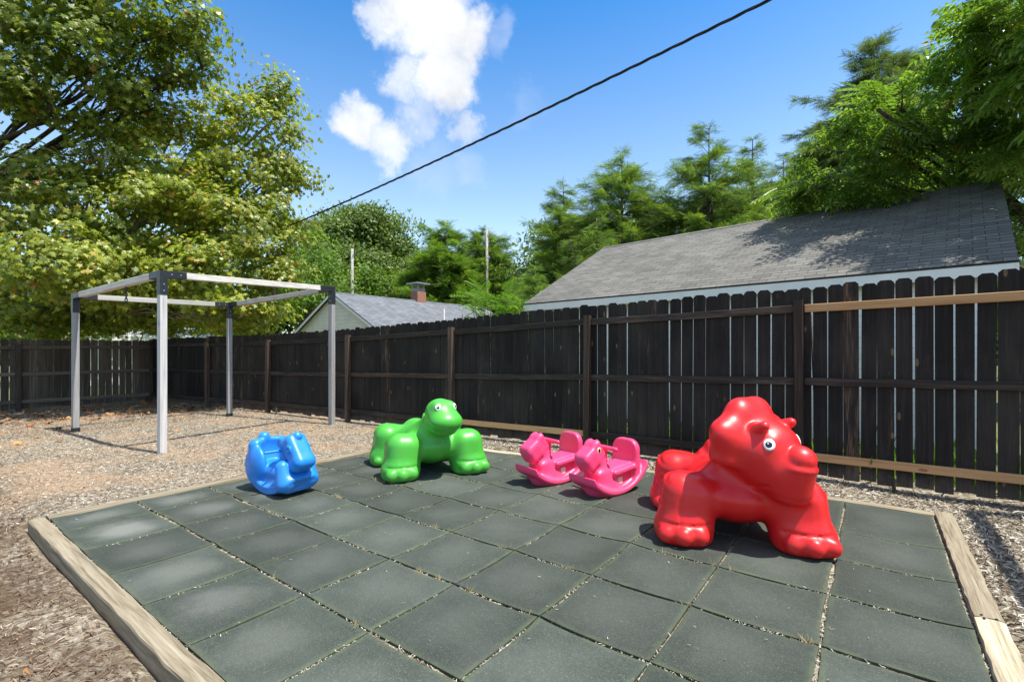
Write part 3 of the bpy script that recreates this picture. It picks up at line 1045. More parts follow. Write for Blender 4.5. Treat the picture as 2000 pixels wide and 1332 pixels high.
def rotX(deg):
    a = math.radians(deg)
    return np.array([[1, 0, 0], [0, math.cos(a), -math.sin(a)], [0, math.sin(a), math.cos(a)]], np.float32)


def surface_nets(fn, lo, hi, h):
    ax = [np.arange(l, u + h, h, dtype=np.float32) for l, u in zip(lo, hi)]
    X, Y, Z = np.meshgrid(*ax, indexing='ij')
    shp = X.shape
    P = np.stack([X, Y, Z], -1).reshape(-1, 3)
    D = np.concatenate([fn(P[i:i + 400000]) for i in range(0, len(P), 400000)]).reshape(shp)
    nx, ny, nz = [s - 1 for s in shp]
    acc = np.zeros((nx, ny, nz, 3), np.float32)
    cnt = np.zeros((nx, ny, nz), np.float32)
    cor = [(i, j, k) for i in (0, 1) for j in (0, 1) for k in (0, 1)]
    sl = lambda c: D[c[0]:c[0] + nx, c[1]:c[1] + ny, c[2]:c[2] + nz]
    for a in cor:
        for d in range(3):
            if a[d] == 0:
                b_ = list(a)
                b_[d] = 1
                va, vb = sl(a), sl(b_)
                m_ = (va < 0) != (vb < 0)
                t = np.where(m_, va / np.where(m_, va - vb, 1), 0)
                for q in range(3):
                    acc[..., q] += np.where(m_, a[q] + (t if q == d else 0), 0)
                cnt += m_
    act = cnt > 0
    idx = np.full(cnt.shape, -1, np.int32)
    idx[act] = np.arange(act.sum())
    ijk = np.argwhere(act)
    V = (ijk + acc[act] / cnt[act][:, None]) * h + np.array(lo)
    quads = []
    for d in range(3):
        e, f = (d + 1) % 3, (d + 2) % 3
        A = [slice(None)] * 3
        B = [slice(None)] * 3
        A[d], B[d] = slice(0, shp[d] - 1), slice(1, shp[d])
        va, vb = D[tuple(A)], D[tuple(B)]
        g_ = np.argwhere((va < 0) != (vb < 0))
        ok = (g_[:, e] > 0) & (g_[:, f] > 0) & (g_[:, e] < shp[e] - 1) & (g_[:, f] < shp[f] - 1)
        g_ = g_[ok]
        flip = D[g_[:, 0], g_[:, 1], g_[:, 2]] >= 0
        q = []
        for de, df in ((1, 1), (0, 1), (0, 0), (1, 0)):
            s = g_.copy()
            s[:, e] -= de
            s[:, f] -= df
            q.append(idx[s[:, 0], s[:, 1], s[:, 2]])
        q = np.stack(q, 1)
        q[flip] = q[flip][:, ::-1]
        quads.append(q)
    return V, np.concatenate(quads)


def sdf_mesh(name, fn, lo, hi, h, material, parent=None, smooth_it=2):
    V, Q = surface_nets(fn, lo, hi, h)
    for _ in range(smooth_it):
        s = np.zeros_like(V)
        c = np.zeros(len(V))
        for i in range(4):
            np.add.at(s, Q[:, i], V[Q[:, (i + 1) % 4]] + V[Q[:, (i + 3) % 4]])
            np.add.at(c, Q[:, i], 2)
        V = 0.5 * V + 0.5 * s / np.maximum(c, 1)[:, None]
    return mesh_np(name, V, Q.ravel(), np.arange(len(Q)) * 4, material, parent, None, True)


def hit(fn, o, d):
    """first surface point going from o along d, and its normal"""
    p = np.array([o], np.float32)
    d = np.array(d, np.float32) / np.linalg.norm(d)
    for _ in range(80):
        p = p + d * fn(p)[0] * 0.6
    g_ = np.array([fn(p + e)[0] - fn(p - e)[0] for e in np.eye(3, dtype=np.float32) * 0.004])
    return Vector(p[0]), Vector(g_ / np.linalg.norm(g_))


def disc(name, p, nrm, r, dome, material, parent, ry=None, lift=0.001):
    o = MB()
    up = Vector((0, 0, 1))
    s = up.cross(nrm).normalized()
    t = nrm.cross(s)
    ry = ry or r
    n = 20
    rings = []
    for q, z in ((1.0, -0.012), (1.0, 0.0), (0.8, dome * 0.6), (0.45, dome * 0.92)):
        rings.append(o.add([p + s * r * q * math.cos(6.2832 * k / n) + t * ry * q * math.sin(6.2832 * k / n) + nrm * (z + lift) for k in range(n)]))
    for a, c in zip(rings, rings[1:]):
        for k in range(n):
            o.face((a + k, a + (k + 1) % n, c + (k + 1) % n, c + k))
    o.face([rings[-1] + k for k in range(n)])
    return o.build(name, material, parent, True)


def eye(fn, o, d, parent, r, pupil, look=(0, 0), rim=None):
    p, nrm = hit(fn, o, d)
    e = disc('eye', p, nrm, r, r * 0.12, M['eye_white'] if not rim else rim, parent, r * 1.12)
    up = Vector((0, 0, 1))
    s = up.cross(nrm).normalized()
    t = nrm.cross(s)
    c = p + s * look[0] * r + t * look[1] * r + nrm * r * 0.085
    disc('pupil', c, nrm, r * pupil, r * 0.07, M['eye_black'], e)
    c2 = c + (t * 0.3 - s * 0.25) * r * pupil + nrm * r * 0.065
    disc('glint', c2, nrm, r * pupil * 0.22, r * 0.03, M['eye_white'], e)
    return e


def dino_body(P, neck_a, neck_b, nr, tall=0.34):
    d = ell(P, (-.08, 0, .33), (.62, .34, .21))
    d = smin(d, ell(P, (.06, 0, .275), (.42, .31, .165)), .10)
    for s in (1, -1):
        d = smin(d, rbox(P, (.375, s * .385, .17), (.20, .19, .325), .150, rotX(5 * s) @ rotY(-6)), .10)
        d = smin(d, ell(P, (.415, s * .415, .10), (.195, .20, .13)), .07)
        d = smin(d, rbox(P, (-.40, s * .38, .17), (.21, .19, .325), .150, rotX(5 * s)), .10)
        d = smin(d, ell(P, (-.38, s * .415, .10), (.195, .20, .13)), .07)
        for k, q in ((-.112, -.014), (0, .022), (.112, -.014)):
            d = smin(d, ell(P, (.578 + q, s * .42 + k, .080), (.060, .066, .068)), .021)
            d = smin(d, ell(P, (-.215 + q, s * .42 + k, .07), (.06, .06, .06)), .014)
        # crease above the toes and a mould seam down the shin
        fr = (P[:, 0] - .59) ** 2 + ((P[:, 1] - s * .42) * .75) ** 2
        d = d + .012 * np.exp(-((P[:, 2] - .158) / .010) ** 2) * np.clip(1.6 - fr / .02, 0, 1) + .007 * np.exp(-((P[:, 1] - s * .44) / .006) ** 2) * ((P[:, 0] > .36) & (P[:, 2] > .14) & (P[:, 2] < tall))
    d = smin(d, cap(P, neck_a, neck_b, nr[0], nr[1]), .10)
    return d


def floor(d, P, z=0.004):
    return smax(d, z - P[:, 2], .03)


# --- red three-horned dinosaur
HC = np.array((.36, .10, .68), np.float32)
HR = rotZ(45) @ rotY(8)


def red_fn(P):
    d = dino_body(P, (.18, 0, .38), (.32, .07, .62), (.24, .19))
    # ribbed hump of the back
    hump = ell(P, (-.34, 0, .46), (.20, .20, .19))
    hump = hump + .009 * np.sin(P[:, 1] * 70) * (P[:, 2] > .47)
    d = smin(d, hump, .05)
    for s in (1, -1):                         # rolls of skin on the shoulders
        near = np.exp(-(((P[:, 0] - .24) / .15) ** 2 + ((P[:, 1] - s * .56) / .12) ** 2))
        d = d + .018 * near * np.sin((P[:, 2] + .25 * P[:, 0]) * 95) * ((P[:, 2] > .20) & (P[:, 2] < .50))
        near = np.exp(-(((P[:, 0] + .46) / .18) ** 2 + ((P[:, 1] - s * .56) / .12) ** 2))
        d = d + .017 * near * np.sin((P[:, 2] + .25 * P[:, 0]) * 95) * ((P[:, 2] > .18) & (P[:, 2] < .44))
    q = (P - HC) @ HR
    ang = np.arctan2(q[:, 2] - .02, q[:, 1])
    rr = 1 + .058 * np.cos(ang * 8 - math.pi * 4 + math.pi) * (q[:, 2] > -.12) + .10 * np.exp(-((ang - math.pi / 2) / .30) ** 2)
    fq = q.copy()
    fq[:, 1] = q[:, 1] / rr
    fq[:, 2] = (q[:, 2] - .02) / rr + .02
    fq[:, 0] = q[:, 0] + .12 * (q[:, 2] - .05) * (q[:, 2] > .05)
    head = smax(ell(fq, (-.06, 0, .04), (.165, .405, .325)), -.15 + .22 * np.abs(q[:, 1]) - q[:, 2], .035)
    head = smin(head, ell(q, (.09, 0, .02), (.21, .245, .230)), .075)
    head = smin(head, ell(q, (.17, 0, -.10), (.20, .185, .16)), .08)
    muz = cap(q, (.300, 0, -.045), (.290, 0, -.185), .133, .133)
    muz = muz + .008 * np.exp(-((q[:, 2] + .222) / .008) ** 2)
    muz = smax(muz, -.285 - q[:, 2], .06)
    head = smin(head, muz, .04)
    rad = np.sqrt((q[:, 0] - .31) ** 2 + q[:, 1] ** 2)
    ring = np.sqrt((rad - .112) ** 2 + (q[:, 2] + .010) ** 2) - .021
    head = smin(head, ring, .009)
    head = smin(head, ell(q, (.325, 0, .045), (.104, .104, .092)), .008)
    for s in (1, -1):
        head = smin(head, cap(q, (.07, s * .150, .185), (.145, s * .168, .240), .055, .036), .014)
        head = smin(head, ell(q, (.17, s * .11, .10), (.05, .05, .06)), .06)
        # the cheek flaps below the frill, mouth line
    mouth = .014 * np.exp(-((q[:, 2] + .175 - .35 * (q[:, 0] - .2)) / .009) ** 2) * ((q[:, 0] > .02) & (q[:, 0] < .235))
    head = head + mouth
    d = smin(d, head, .05)
    return floor(d, P)


red = empty('climbing_dinosaur', (2.93, 0.27, 0.0), math.radians(-67), 'big glossy red three-horned dinosaur with a frill, standing on the mat', 'climbing toy')
sdf_mesh('body', red_fn, (-.75, -.68, -.03), (.92, .72, 1.16), .0125, M['red'], red)
for s in (1, -1):
    dl = np.array((.30, s * .62, .10), np.float32)
    o_ = HC + HR @ (np.array((.165, s * .10, .115), np.float32) + dl / np.linalg.norm(dl) * .35)
    eye(red_fn, o_, -(HR @ dl), red, .037, .62, (0.08 * s, -.05))

# --- green long-necked dinosaur


GH = np.array((.45, 0, 0), np.float32)
GR = rotZ(14)


def green_fn(P):
    d = dino_body(P, (.16, 0, .38), (.46, .0, .64), (.25, .135), .33)
    for k, (x, z, r) in enumerate(((-.02, .555, .10), (.10, .62, .10), (.22, .70, .095))):      # plates down the neck
        d = smin(d, ell(P, (x, 0, z), (.050, .045, r * 1.25), rotY(-38)), .015)
    tail = cap(P, (-.55, 0, .36), (-.78, 0, .22), .17, .06)
    d = smin(d, tail, .08)
    B = P
    P = (P - GH) @ GR + GH
    head = ell(P, (.52, 0, .725), (.175, .165, .158))
    head = smin(head, ell(P, (.650, 0, .635), (.165, .188, .125)), .085)
    for s in (1, -1):
        head = smin(head, ell(P, (.60, s * .085, .80), (.055, .05, .055)), .045)
    jaw = ell(P, (.60, 0, .555), (.155, .145, .085))
    head = smin(head, jaw, .014)
    P = B
    d = smin(d, head, .045)
    return floor(d, P)


grn = empty('climbing_dinosaur', (-.50, .13, 0.0), math.radians(-28), 'green round-headed dinosaur with painted eyes, standing on the back of the mat', 'climbing toy')
sdf_mesh('body', green_fn, (-.90, -.66, -.03), (.90, .66, .95), .0125, M['green'], grn)
for s in (1, -1):
    eo = GH + GR @ (np.array((.98, s * .185, .90), np.float32) - GH)
    eye(green_fn, eo, GR @ np.array((-.36, -s * .085, -.11), np.float32), grn, .031, .58, (0, -.1))

# --- pink seat rockers


def pink_fn(P):
    R0 = .53
    pc = np.array((0, 0, R0), np.float32)
    P = (P - pc) @ rotY(6) + pc
    x, y, z = P[:, 0], np.abs(P[:, 1]), P[:, 2]
    rr = np.sqrt(x ** 2 + (z - R0) ** 2)
    def slab(a, c, ylim, xl, rad):
        q = np.stack([np.abs(rr - (a + c) / 2) - (c - a) / 2 + rad, y - ylim + rad, np.abs(x) - xl + rad], -1)
        s = np.linalg.norm(np.maximum(q, 0), axis=-1) + np.minimum(q.max(-1), 0) - rad
        return np.where(z < R0, s, .3)
    d = slab(R0 - .052, R0, .188, .395, .018)
    # hollow panel between the seat and the rocker
    body = rbox(P, (-.02, 0, .135), (.29, .115, .125), .03)
    body = smax(body, rr - R0 + .01, .02)
    d = smin(d, body, .05)
    neck = cap(P, (.14, 0, .08), (.15, 0, .38), .165, .080)
    neck = smax(neck, np.abs(P[:, 1]) - .150 + .22 * np.clip(z - .12, 0, .3), .02)
    d = smin(d, neck, .05)
    seat = rbox(P, (-.07, 0, .215), (.165, .165, .03), .026)
    d = smin(d, seat, .018)
    # tall rounded back
    q = (P - np.array((-.25, 0, .20), np.float32)) @ rotY(-9)
    by = np.sqrt(np.maximum(np.abs(q[:, 1]) - .050, 0) ** 2 + np.maximum(q[:, 2] - .165, 0) ** 2) - .112
    bk = smax(smax(by, np.abs(q[:, 0]) - .036, .022), -.12 - q[:, 2], .02)
    d = smin(d, bk, .02)
    d = smin(d, rbox(P, (-.275, 0, .18), (.05, .13, .10), .03), .05)
    # head
    RH = rotY(28)
    h = (P - np.array((.225, 0, .435), np.float32)) @ RH
    hd = rbox(h, (.03, 0, 0), (.125, .085, .085), .032)
    hd = smin(hd, rbox(h, (.095, 0, -.03), (.085, .084, .080), .03), .05)
    for s in (1, -1):
        hd = smin(hd, ell(h, (-.055, s * .04, .078), (.05, .036, .026)), .03)
    d = smin(d, hd, .03)
    slot = rbox(P, (.085, 0, .36), (.016, .2, .06), .01)
    d = smax(d, -slot, .008)
    rail = rbox(P, (.062, 0, .35), (.014, .045, .10), .012)
    d = smin(d, rail, .012)
    d = smin(d, cap(P, (.06, -.165, .455), (.06, .165, .455), .0225), .012)
    return d


def pink_rocker(loc, rz, label):
    r = empty('seat_rocker', (*loc, 0.003), math.radians(rz), label, 'rocker', 'pink rockers in front of the fence')
    sdf_mesh('body', pink_fn, (-.42, -.21, -.02), (.46, .21, .62), .0078, M['pink'], r, 1)
    return r


def pink_extra(r, with_eye):
    p, nrm = hit(pink_fn, (-.065, .40, .125), (0, -1, -.0))
    o = MB()
    s = Vector((1, 0, 0))
    t = Vector((0, 0, 1))
    h = .033
    pts = [(-h, -h * .8), (-h * .6, -h), (h * .7, -h), (h, -h * .6), (h, h * .8), (h * .6, h), (-h * .7, h), (-h, h * .6)]
    i = o.add([p + s * a + t * c + nrm * .006 for a, c in pts] + [p + s * a + t * c - nrm * .012 for a, c in pts])
    o.face([i + 7 - k for k in range(8)])
    for k in range(8):
        o.face((i + k, i + (k + 1) % 8, i + 8 + (k + 1) % 8, i + 8 + k))
    o.build('sticker', M['sticker'], r)
    if with_eye:
        e, n_ = hit(pink_fn, (.20, .40, .445), (0, -1, 0))
        ey = disc('eye', e, n_, .027, .004, M['eye_cream'], r, .033)
        disc('pupil', e + n_ * .004, n_, .015, .003, M['eye_black'], ey, .020)


ra_ = pink_rocker((1.05, .52), -107, 'pink plastic rocker without a painted eye, next to the green dinosaur')
pink_extra(ra_, False)
rb_ = empty('seat_rocker', (1.71, .52, 0.003), math.radians(-107), 'pink plastic rocker with a black painted eye, next to the red dinosaur', 'rocker', 'pink rockers in front of the fence')
for ch in list(ra_.children):
    if ch.name.startswith('body'):
        c = ch.copy()
        COL.objects.link(c)
        c.parent = rb_
pink_extra(rb_, True)

# --- blue rocking pony


def blue_fn(P):
    x, y, z = P[:, 0], np.abs(P[:, 1]), P[:, 2]
    R0 = .46
    rr = np.sqrt((x + .02) ** 2 + (z - R0) ** 2)
    q = np.stack([np.abs(rr - R0 + .045) - .045 + .02, np.abs(y - .135) - .052 + .02, np.abs(x + .07) - .31 + .02], -1)
    rail = np.linalg.norm(np.maximum(q, 0), axis=-1) + np.minimum(q.max(-1), 0) - .02
    d = np.where(z < R0, rail, .3)
    d = smin(d, ell(P, (-.02, 0, .19), (.30, .145, .13)), .05)                    # belly and seat
    roll = cap(P, (.25, -.085, .115), (.25, .085, .115), .108)                      # folded fore legs
    roll = smax(roll, rr - R0, .02)
    d = smin(d, roll, .03)
    d = smin(d, rbox(P, (.08, 0, .09), (.2, .14, .06), .04), .04)
    for s in (1, -1):
        d = smin(d, cap(P, (.235, s * .130, .13), (.19, s * .132, .285), .085, .066), .03)
        d = smin(d, ell(P, (-.24, s * .145, .26), (.155, .062, .19)), .03)
    q2 = (P - np.array((-.27, 0, .33), np.float32)) @ rotY(-8)
    bk = rbox(q2, (0, 0, 0), (.075, .19, .185), .065)
    bk = smax(bk, -ell(q2, (.13, 0, .03), (.11, .17, .20)), .03)
    d = smin(d, bk, .03)
    d = smin(d, ell(P, (-.30, -.03, .525), (.055, .055, .05)), .02)
    d = smin(d, cap(P, (.06, 0, .22), (.11, 0, .44), .085, .085), .04)
    h = (P - np.array((.225, 0, .442), np.float32)) @ rotY(52)
    hd = rbox(h, (.03, 0, 0), (.180, .104, .092), .058)
    hd = smin(hd, rbox(h, (.15, 0, -.004), (.072, .109, .093), .06), .02)
    d = smin(d, hd, .012)
    for s in (1, -1):
        d = smin(d, rbox(P, (.09, s * .08, .51), (.045, .03, .05), .022), .03)
        eyer = np.sqrt((np.sqrt((h[:, 0] + .0) ** 2 + (h[:, 2] - .025) ** 2) - .026) ** 2 + (h[:, 1] - s * .103) ** 2) - .012
        d = smin(d, eyer, .004)
        d = smin(d, cap(P, (.10, s * .06, .43), (.07, s * .235, .43), .0145), .008)
    d = smin(d, ell(h, (-.10, 0, .092), (.046, .040, .034)), .012)
    return d


blu = empty('pony_rocker', (-.92, -1.43, 0.003), math.radians(4), 'sky blue plastic rocking pony on the mat near the timber edge', 'rocker')
sdf_mesh('body', blue_fn, (-.42, -.27, -.02), (.50, .27, .72), .0085, M['blue'], blu, 1)

# ------------------------------------------------------------------ buildings beyond the fence
def roof_quad(o, a, b_, c, d_):
    """quad a-b (eave) c-d (ridge) with metre UVs"""
    a, b_, c, d_ = map(Vector, (a, b_, c, d_))
    L = (b_ - a).length
    e = (b_ - a).normalized()
    up = ((d_ - a) - e * (d_ - a).dot(e))
    Hh = up.length
    up.normalize()
    uv = [((p - a).dot(e), (p - a).dot(up)) for p in (a, b_, c, d_)]
    i = o.add([a, b_, c, d_])
    o.face((i, i + 1, i + 2, i + 3), uv)


def gable_house(name, label, cat, e0, e1, half, ze, zr, roofm, wallm, over=0.3, fascia=0.17, base=-0.2, th=0.05, gable_trim=True):
    """e0, e1: left and right end of the near eave as seen from the yard"""
    root = empty(name, (e0[0], e0[1], base), 0, label, cat)
    o0 = Vector((e0[0], e0[1], base))
    A, Bq = Vector((e0[0], e0[1], 0)) - Vector((o0.x, o0.y, 0)), Vector((e1[0], e1[1], 0)) - Vector((o0.x, o0.y, 0))
    d = (Bq - A).normalized()
    n = Vector((-d.y, d.x, 0))
    z = lambda p, h: Vector((p.x, p.y, h - base))
    rf = MB()
    rd, fe0, fe1 = half, A + n * 2 * half, Bq + n * 2 * half
    r0, r1 = A + n * half, Bq + n * half
    roof_quad(rf, z(A, ze), z(Bq, ze), z(r1, zr), z(r0, zr))
    roof_quad(rf, z(fe1, ze), z(fe0, ze), z(r0, zr), z(r1, zr))
    for p, q in ((A, r0), (r1, Bq), (r0, fe0), (fe1, r1)):
        zp = ze if p in (A, fe1, fe0, Bq) else zr
        zq = ze if q in (A, Bq, fe0, fe1) else zr
        i = rf.add([z(p, zp), z(q, zq), z(q, zq - th), z(p, zp - th)])
        rf.face((i + 3, i + 2, i + 1, i))
    i = rf.add([z(A, ze), z(Bq, ze), z(Bq, ze - .03), z(A, ze - .03)])
    rf.face((i + 3, i + 2, i + 1, i))
    roof = rf.build('roof', roofm, root, False, True)
    cp = MB()
    m_ = (r0 + r1) / 2
    for s in (-1, 1):
        a1, b1 = z(r0, zr + .012), z(r1, zr + .012)
        w = -n * s * 0.14
        dz = Vector((0, 0, -0.14 * (zr - ze) / half))
        roof_quad(cp, a1 + w + dz, b1 + w + dz, b1, a1) if s > 0 else roof_quad(cp, b1 + w + dz, a1 + w + dz, a1, b1)
    cp.build('ridge_cap', roofm, roof, False, True)
    fb = MB()
    zf = ze - .03
    off = n * 0.03
    fb.hexa([z(A + off * .2, zf - fascia), z(Bq + off * .2, zf - fascia), z(Bq + off, zf - fascia), z(A + off, zf - fascia), z(A + off * .2, zf), z(Bq + off * .2, zf), z(Bq + off, zf), z(A + off, zf)])
    fb.build('fascia', M['white_trim'], root)
    w = MB()
    inset = n * over
    wa, wb, wc, wd = A + inset + d * .25, Bq + inset - d * .25, Bq + n * (2 * half - over) - d * .25, A + n * (2 * half - over) + d * .25
    zt = ze - .03 + (zr - ze) * over / half - .06
    zk = zr - .10
    ka, kb = A + n * half + d * .25, Bq + n * half - d * .25
    i = w.add([z(p, base) for p in (wa, wb, wc, wd)] + [z(p, zt) for p in (wa, wb, wc, wd)] + [z(ka, zk), z(kb, zk)])
    w.face((i, i + 1, i + 5, i + 4))
    w.face((i + 2, i + 3, i + 7, i + 6))
    w.face((i + 3, i, i + 4, i + 8, i + 7))
    w.face((i + 1, i + 2, i + 6, i + 9, i + 5))
    w.build('wall', wallm, root)
    if gable_trim:
        for p, q, nm in ((A, r0, 'rake_board'), (fe0, r0, 'rake_board'), (Bq, r1, 'rake_board'), (fe1, r1, 'rake_board')):
            t = MB()
            sgn = 1 if p in (A, fe0) else -1
            a_, c_ = z(p, ze - th - .002), z(q, zr - th - .002)
            dn = Vector((0, 0, -.14))
            dd_ = d * .03 * sgn
            t.hexa([a_ + dn + dd_ * .2, a_ + dn + dd_, c_ + dn + dd_, c_ + dn + dd_ * .2, a_ + dd_ * .2, a_ + dd_, c_ + dd_, c_ + dd_ * .2])
            t.build(nm, M['white_trim'], root)
    return root, o0, A, Bq, n, d


e0, e1 = at(1022, 590, 13.1), at(1991, 505, 6.75)
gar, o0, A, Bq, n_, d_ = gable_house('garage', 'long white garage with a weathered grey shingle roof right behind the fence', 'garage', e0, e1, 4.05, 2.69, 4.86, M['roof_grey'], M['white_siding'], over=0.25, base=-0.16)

# house with the brick chimney: ridge runs away from the yard
hr0, hr1 = at(645, 570, 25.0), at(945, 600, 34.0)
dv = (hr1 - hr0)
dv.z = 0
dv.normalize()
nn = Vector((-dv.y, dv.x, 0))
half = 4.3
ze0 = 4.48 - 2.15
# the near eave (to the right of the gable as seen from the yard) is on the -nn side
ea, eb = hr0 - nn * half, hr1 - nn * half
hs, ho, hA, hB, hn, hd = gable_house('bungalow', 'cream bungalow with a blue grey gable roof and a brick chimney', 'house', ea, eb, half, ze0, 4.48, M['roof_blue'], M['siding'], over=0.3, base=-0.2)
ch = MB()
cp_ = at(817, 590, 29.6)
lc = cp_ - ho
ch.box((lc.x, lc.y, 4.6), (.33, .33, .62), math.atan2(dv.y, dv.x))
chim = ch.build('chimney', M['brick'], hs)
fl = MB()
fl.box((lc.x, lc.y, 5.33), (.30, .30, .10), math.atan2(dv.y, dv.x))
fl.build('flue', M['pole'], chim)
cpm = MB()
ang = math.atan2(dv.y, dv.x)
for sx in (-1, 1):
    for sy in (-1, 1):
        q = Vector((math.cos(ang) * sx * .24 - math.sin(ang) * sy * .24, math.sin(ang) * sx * .24 + math.cos(ang) * sy * .24, 0))
        cpm.tube([(lc.x + q.x, lc.y + q.y, 5.43), (lc.x + q.x, lc.y + q.y, 5.68)], .03, 6)
cpm.box((lc.x, lc.y, 5.71), (.52, .52, .035), ang)
cpm.build('chimney_cap', M['steel'], chim)
vp = MB()
pv = at(867, 612, 27.0) - ho
vp.tube([(pv.x, pv.y, pv.z - 1.0), (pv.x, pv.y, pv.z + .25)], .055, 10)
vp.build('vent_pipe', M['white_trim'], hs)

# pale building glimpsed under the leaves behind the far fence
wa, wb = at(120, 648, 21.0), at(420, 648, 24.0)
gable_house('white_house', 'white house glimpsed through leaves above the far fence', 'house', wa, wb, 3.0, 2.08, 2.62, M['white_trim'], M['white_siding'], base=-0.2)

# ------------------------------------------------------------------ overhead cable and far poles
ca_, cb_ = at(1700, -97, 4.6), at(440, 490, 15.5)
pts = []
for k in range(81):
    t = k / 80
    p = ca_.lerp(cb_, t)
    p.z -= 4 * t * (1 - t) * 0.16
    pts.append(p)
cable = empty('overhead_cable', pts[0], 0, 'black twisted overhead cable sloping across the blue sky', 'cable')
for s in range(3):
    o = MB()
    q = []
    for k in range(401):
        t = k / 400 * 80
        i = min(int(t), 79)
        p = pts[i].lerp(pts[i + 1], t - i) - pts[0]
        a_ = k / 400 * 2 * math.pi * 20 + s * 2.094
        side = Vector((CA, SA, 0))
        q.append(p + side * math.cos(a_) * .012 + Vector((0, 0, 1)) * math.sin(a_) * .012)
    o.tube(q, .0092, 6)
    o.build('strand', M['cable'], cable, True)


def far_pole(u, v0, Y, label):
    t = at(u, v0, Y)
    r = empty('utility_pole', (t.x, t.y, -.2), 0, label, 'utility pole')
    o = MB()
    o.tube([(0, 0, 0), (0, 0, (t.z + .2) * .5), (0, 0, t.z + .2)], [.12, .11, .095], 12)
    o.build('shaft', M['pole'], r, True)
    b2 = MB()
    b2.tube([(.14, 0, t.z - .3), (.14, 0, t.z - .15)], .035, 6)
    b2.build('insulator', M['steel'], r)
    b2 = MB()
    b2.tube([(-.14, 0, t.z - .7), (-.14, 0, t.z - .5)], .035, 6)
    b2.build('insulator', M['steel'], r)


far_pole(688, 486, 34, 'pale bare utility pole standing in front of the round tree')
far_pole(951, 448, 38, 'thin grey utility pole between the evergreens beyond the garage')

# ------------------------------------------------------------------ trees
def limb(o, a, b_, r0, r1, sag=0.0, n=7, seg=6, jit=0.05):
    a, b_ = Vector(a), Vector(b_)
    L = (b_ - a).length
    pts, rr = [], []
    for k in range(seg + 1):
        t = k / seg
        p = a.lerp(b_, t)
        p.z += sag * 4 * t * (1 - t)
        if 0 < k < seg:
            p += Vector((random.gauss(0, 1), random.gauss(0, 1), random.gauss(0, 1))) * jit * L / seg
        pts.append(p)
        rr.append(r0 + (r1 - r0) * t ** 0.8)
    o.tube(pts, rr, n)
    return pts


FROND = [(0, 0, 0)]
FROND_F = []
_fv, _ff = [], []
for k in range(7):                                    # pinnate leaf of tree of heaven
    t = .12 + .80 * k / 6
    L = .22 * math.sin(math.pi * min(1, .28 + .62 * t)) + .05
    for s in (1, -1):
        i = len(_fv)
        zz = -.22 * t * t
        _fv += [(t, .008 * s, zz), (t + .055, s * L * .45, zz - .01), (t + .085, s * L, zz - .09), (t - .03, s * L * .5, zz - .035)]
        _ff.append((i, i + 1, i + 2, i + 3))
i = len(_fv)
_fv += [(.92, 0, -.19), (1.0, .05, -.23), (1.14, 0, -.30), (1.0, -.05, -.23)]
_ff.append((i, i + 1, i + 2, i + 3))
i = len(_fv)
_fv += [(0, -.006, 0), (0, .006, 0), (.95, .004, -.2), (.95, -.004, -.2)]
_ff.append((i, i + 1, i + 2, i + 3))
FROND, FROND_F = _fv, _ff

SPRAY, SPRAY_F = [], []
for k in range(7):                                    # flat feathery evergreen spray
    t = k / 7
    L = .34 * (1 - .75 * t)
    for s in (1, -1):
        i = len(SPRAY)
        SPRAY += [(t, 0, -.16 * t * t), (t + .17, s * L * .7, -.16 * t * t - .02), (t + .22, s * L, -.16 * t * t - .07), (t + .08, s * L * .55, -.16 * t * t - .02)]
        SPRAY_F.append((i, i + 1, i + 2, i + 3))

CLUMP, CLUMP_F = [], []
_r = random.Random(3)
for k in range(9):                                    # tuft of a few leaves for far broadleaf trees
    c = Vector((_r.gauss(0, .38), _r.gauss(0, .38), _r.gauss(0, .26)))
    d1 = Vector((_r.gauss(0, 1), _r.gauss(0, 1), _r.gauss(0, .5))).normalized() * .28
    d2 = d1.cross(Vector((_r.gauss(0, .5), _r.gauss(0, .5), 1)).normalized()) * .6
    i = len(CLUMP)
    CLUMP += [tuple(c - d1), tuple(c + d2 * .8), tuple(c + d1), tuple(c - d2 * .8)]
    CLUMP_F.append((i, i + 1, i + 2, i + 3))


def in_ell(c, r, n, shell=0.45):
    """n points in an ellipsoid, thinner towards its heart"""
    v = RNG.normal(size=(n, 3))
    v /= np.linalg.norm(v, axis=1, keepdims=True)
    q = (shell + (1 - shell) * RNG.random(n) ** 0.6)
    return np.asarray(c) + v * q[:, None] * np.asarray(r), v


def crown_points(blobs, per, sub_r, leaves_per):
    """blobs: (centre, radii). Sub-clumps on each blob, leaves round each sub-clump"""
    P, Nn, C = [], [], []
    for c, r in blobs:
        r = np.asarray(r, float)
        k = max(3, int(per * (r[0] * r[1] + r[1] * r[2] + r[0] * r[2]) / 3))
        cc, v = in_ell(c, r, k)
        for q, vv in zip(cc, v):
            nl_ = int(leaves_per * random.uniform(.5, 1.4))
            s = sub_r * random.uniform(.6, 1.35)
            off = RNG.normal(size=(nl_, 3)) * np.array([s, s, s * .42])
            P.append(q + off)
            o_ = vv * 0.75 + np.array([0, 0, .65]) + off / s * .35
            Nn.append(o_ + RNG.normal(size=(nl_, 3)) * .55)
        C.append(cc)
    return np.concatenate(P), np.concatenate(Nn), C


def blob(u, v, ru, rv, Y, dr=None):
    c = at(u, v, Y)
    rx, rz = ru / F * Y, rv / F * Y
    return (np.array(c), (rx, (dr or rx) if not dr else dr, rz)) if False else (np.array(c), (rx * .95, (dr if dr else rx * .8), rz))


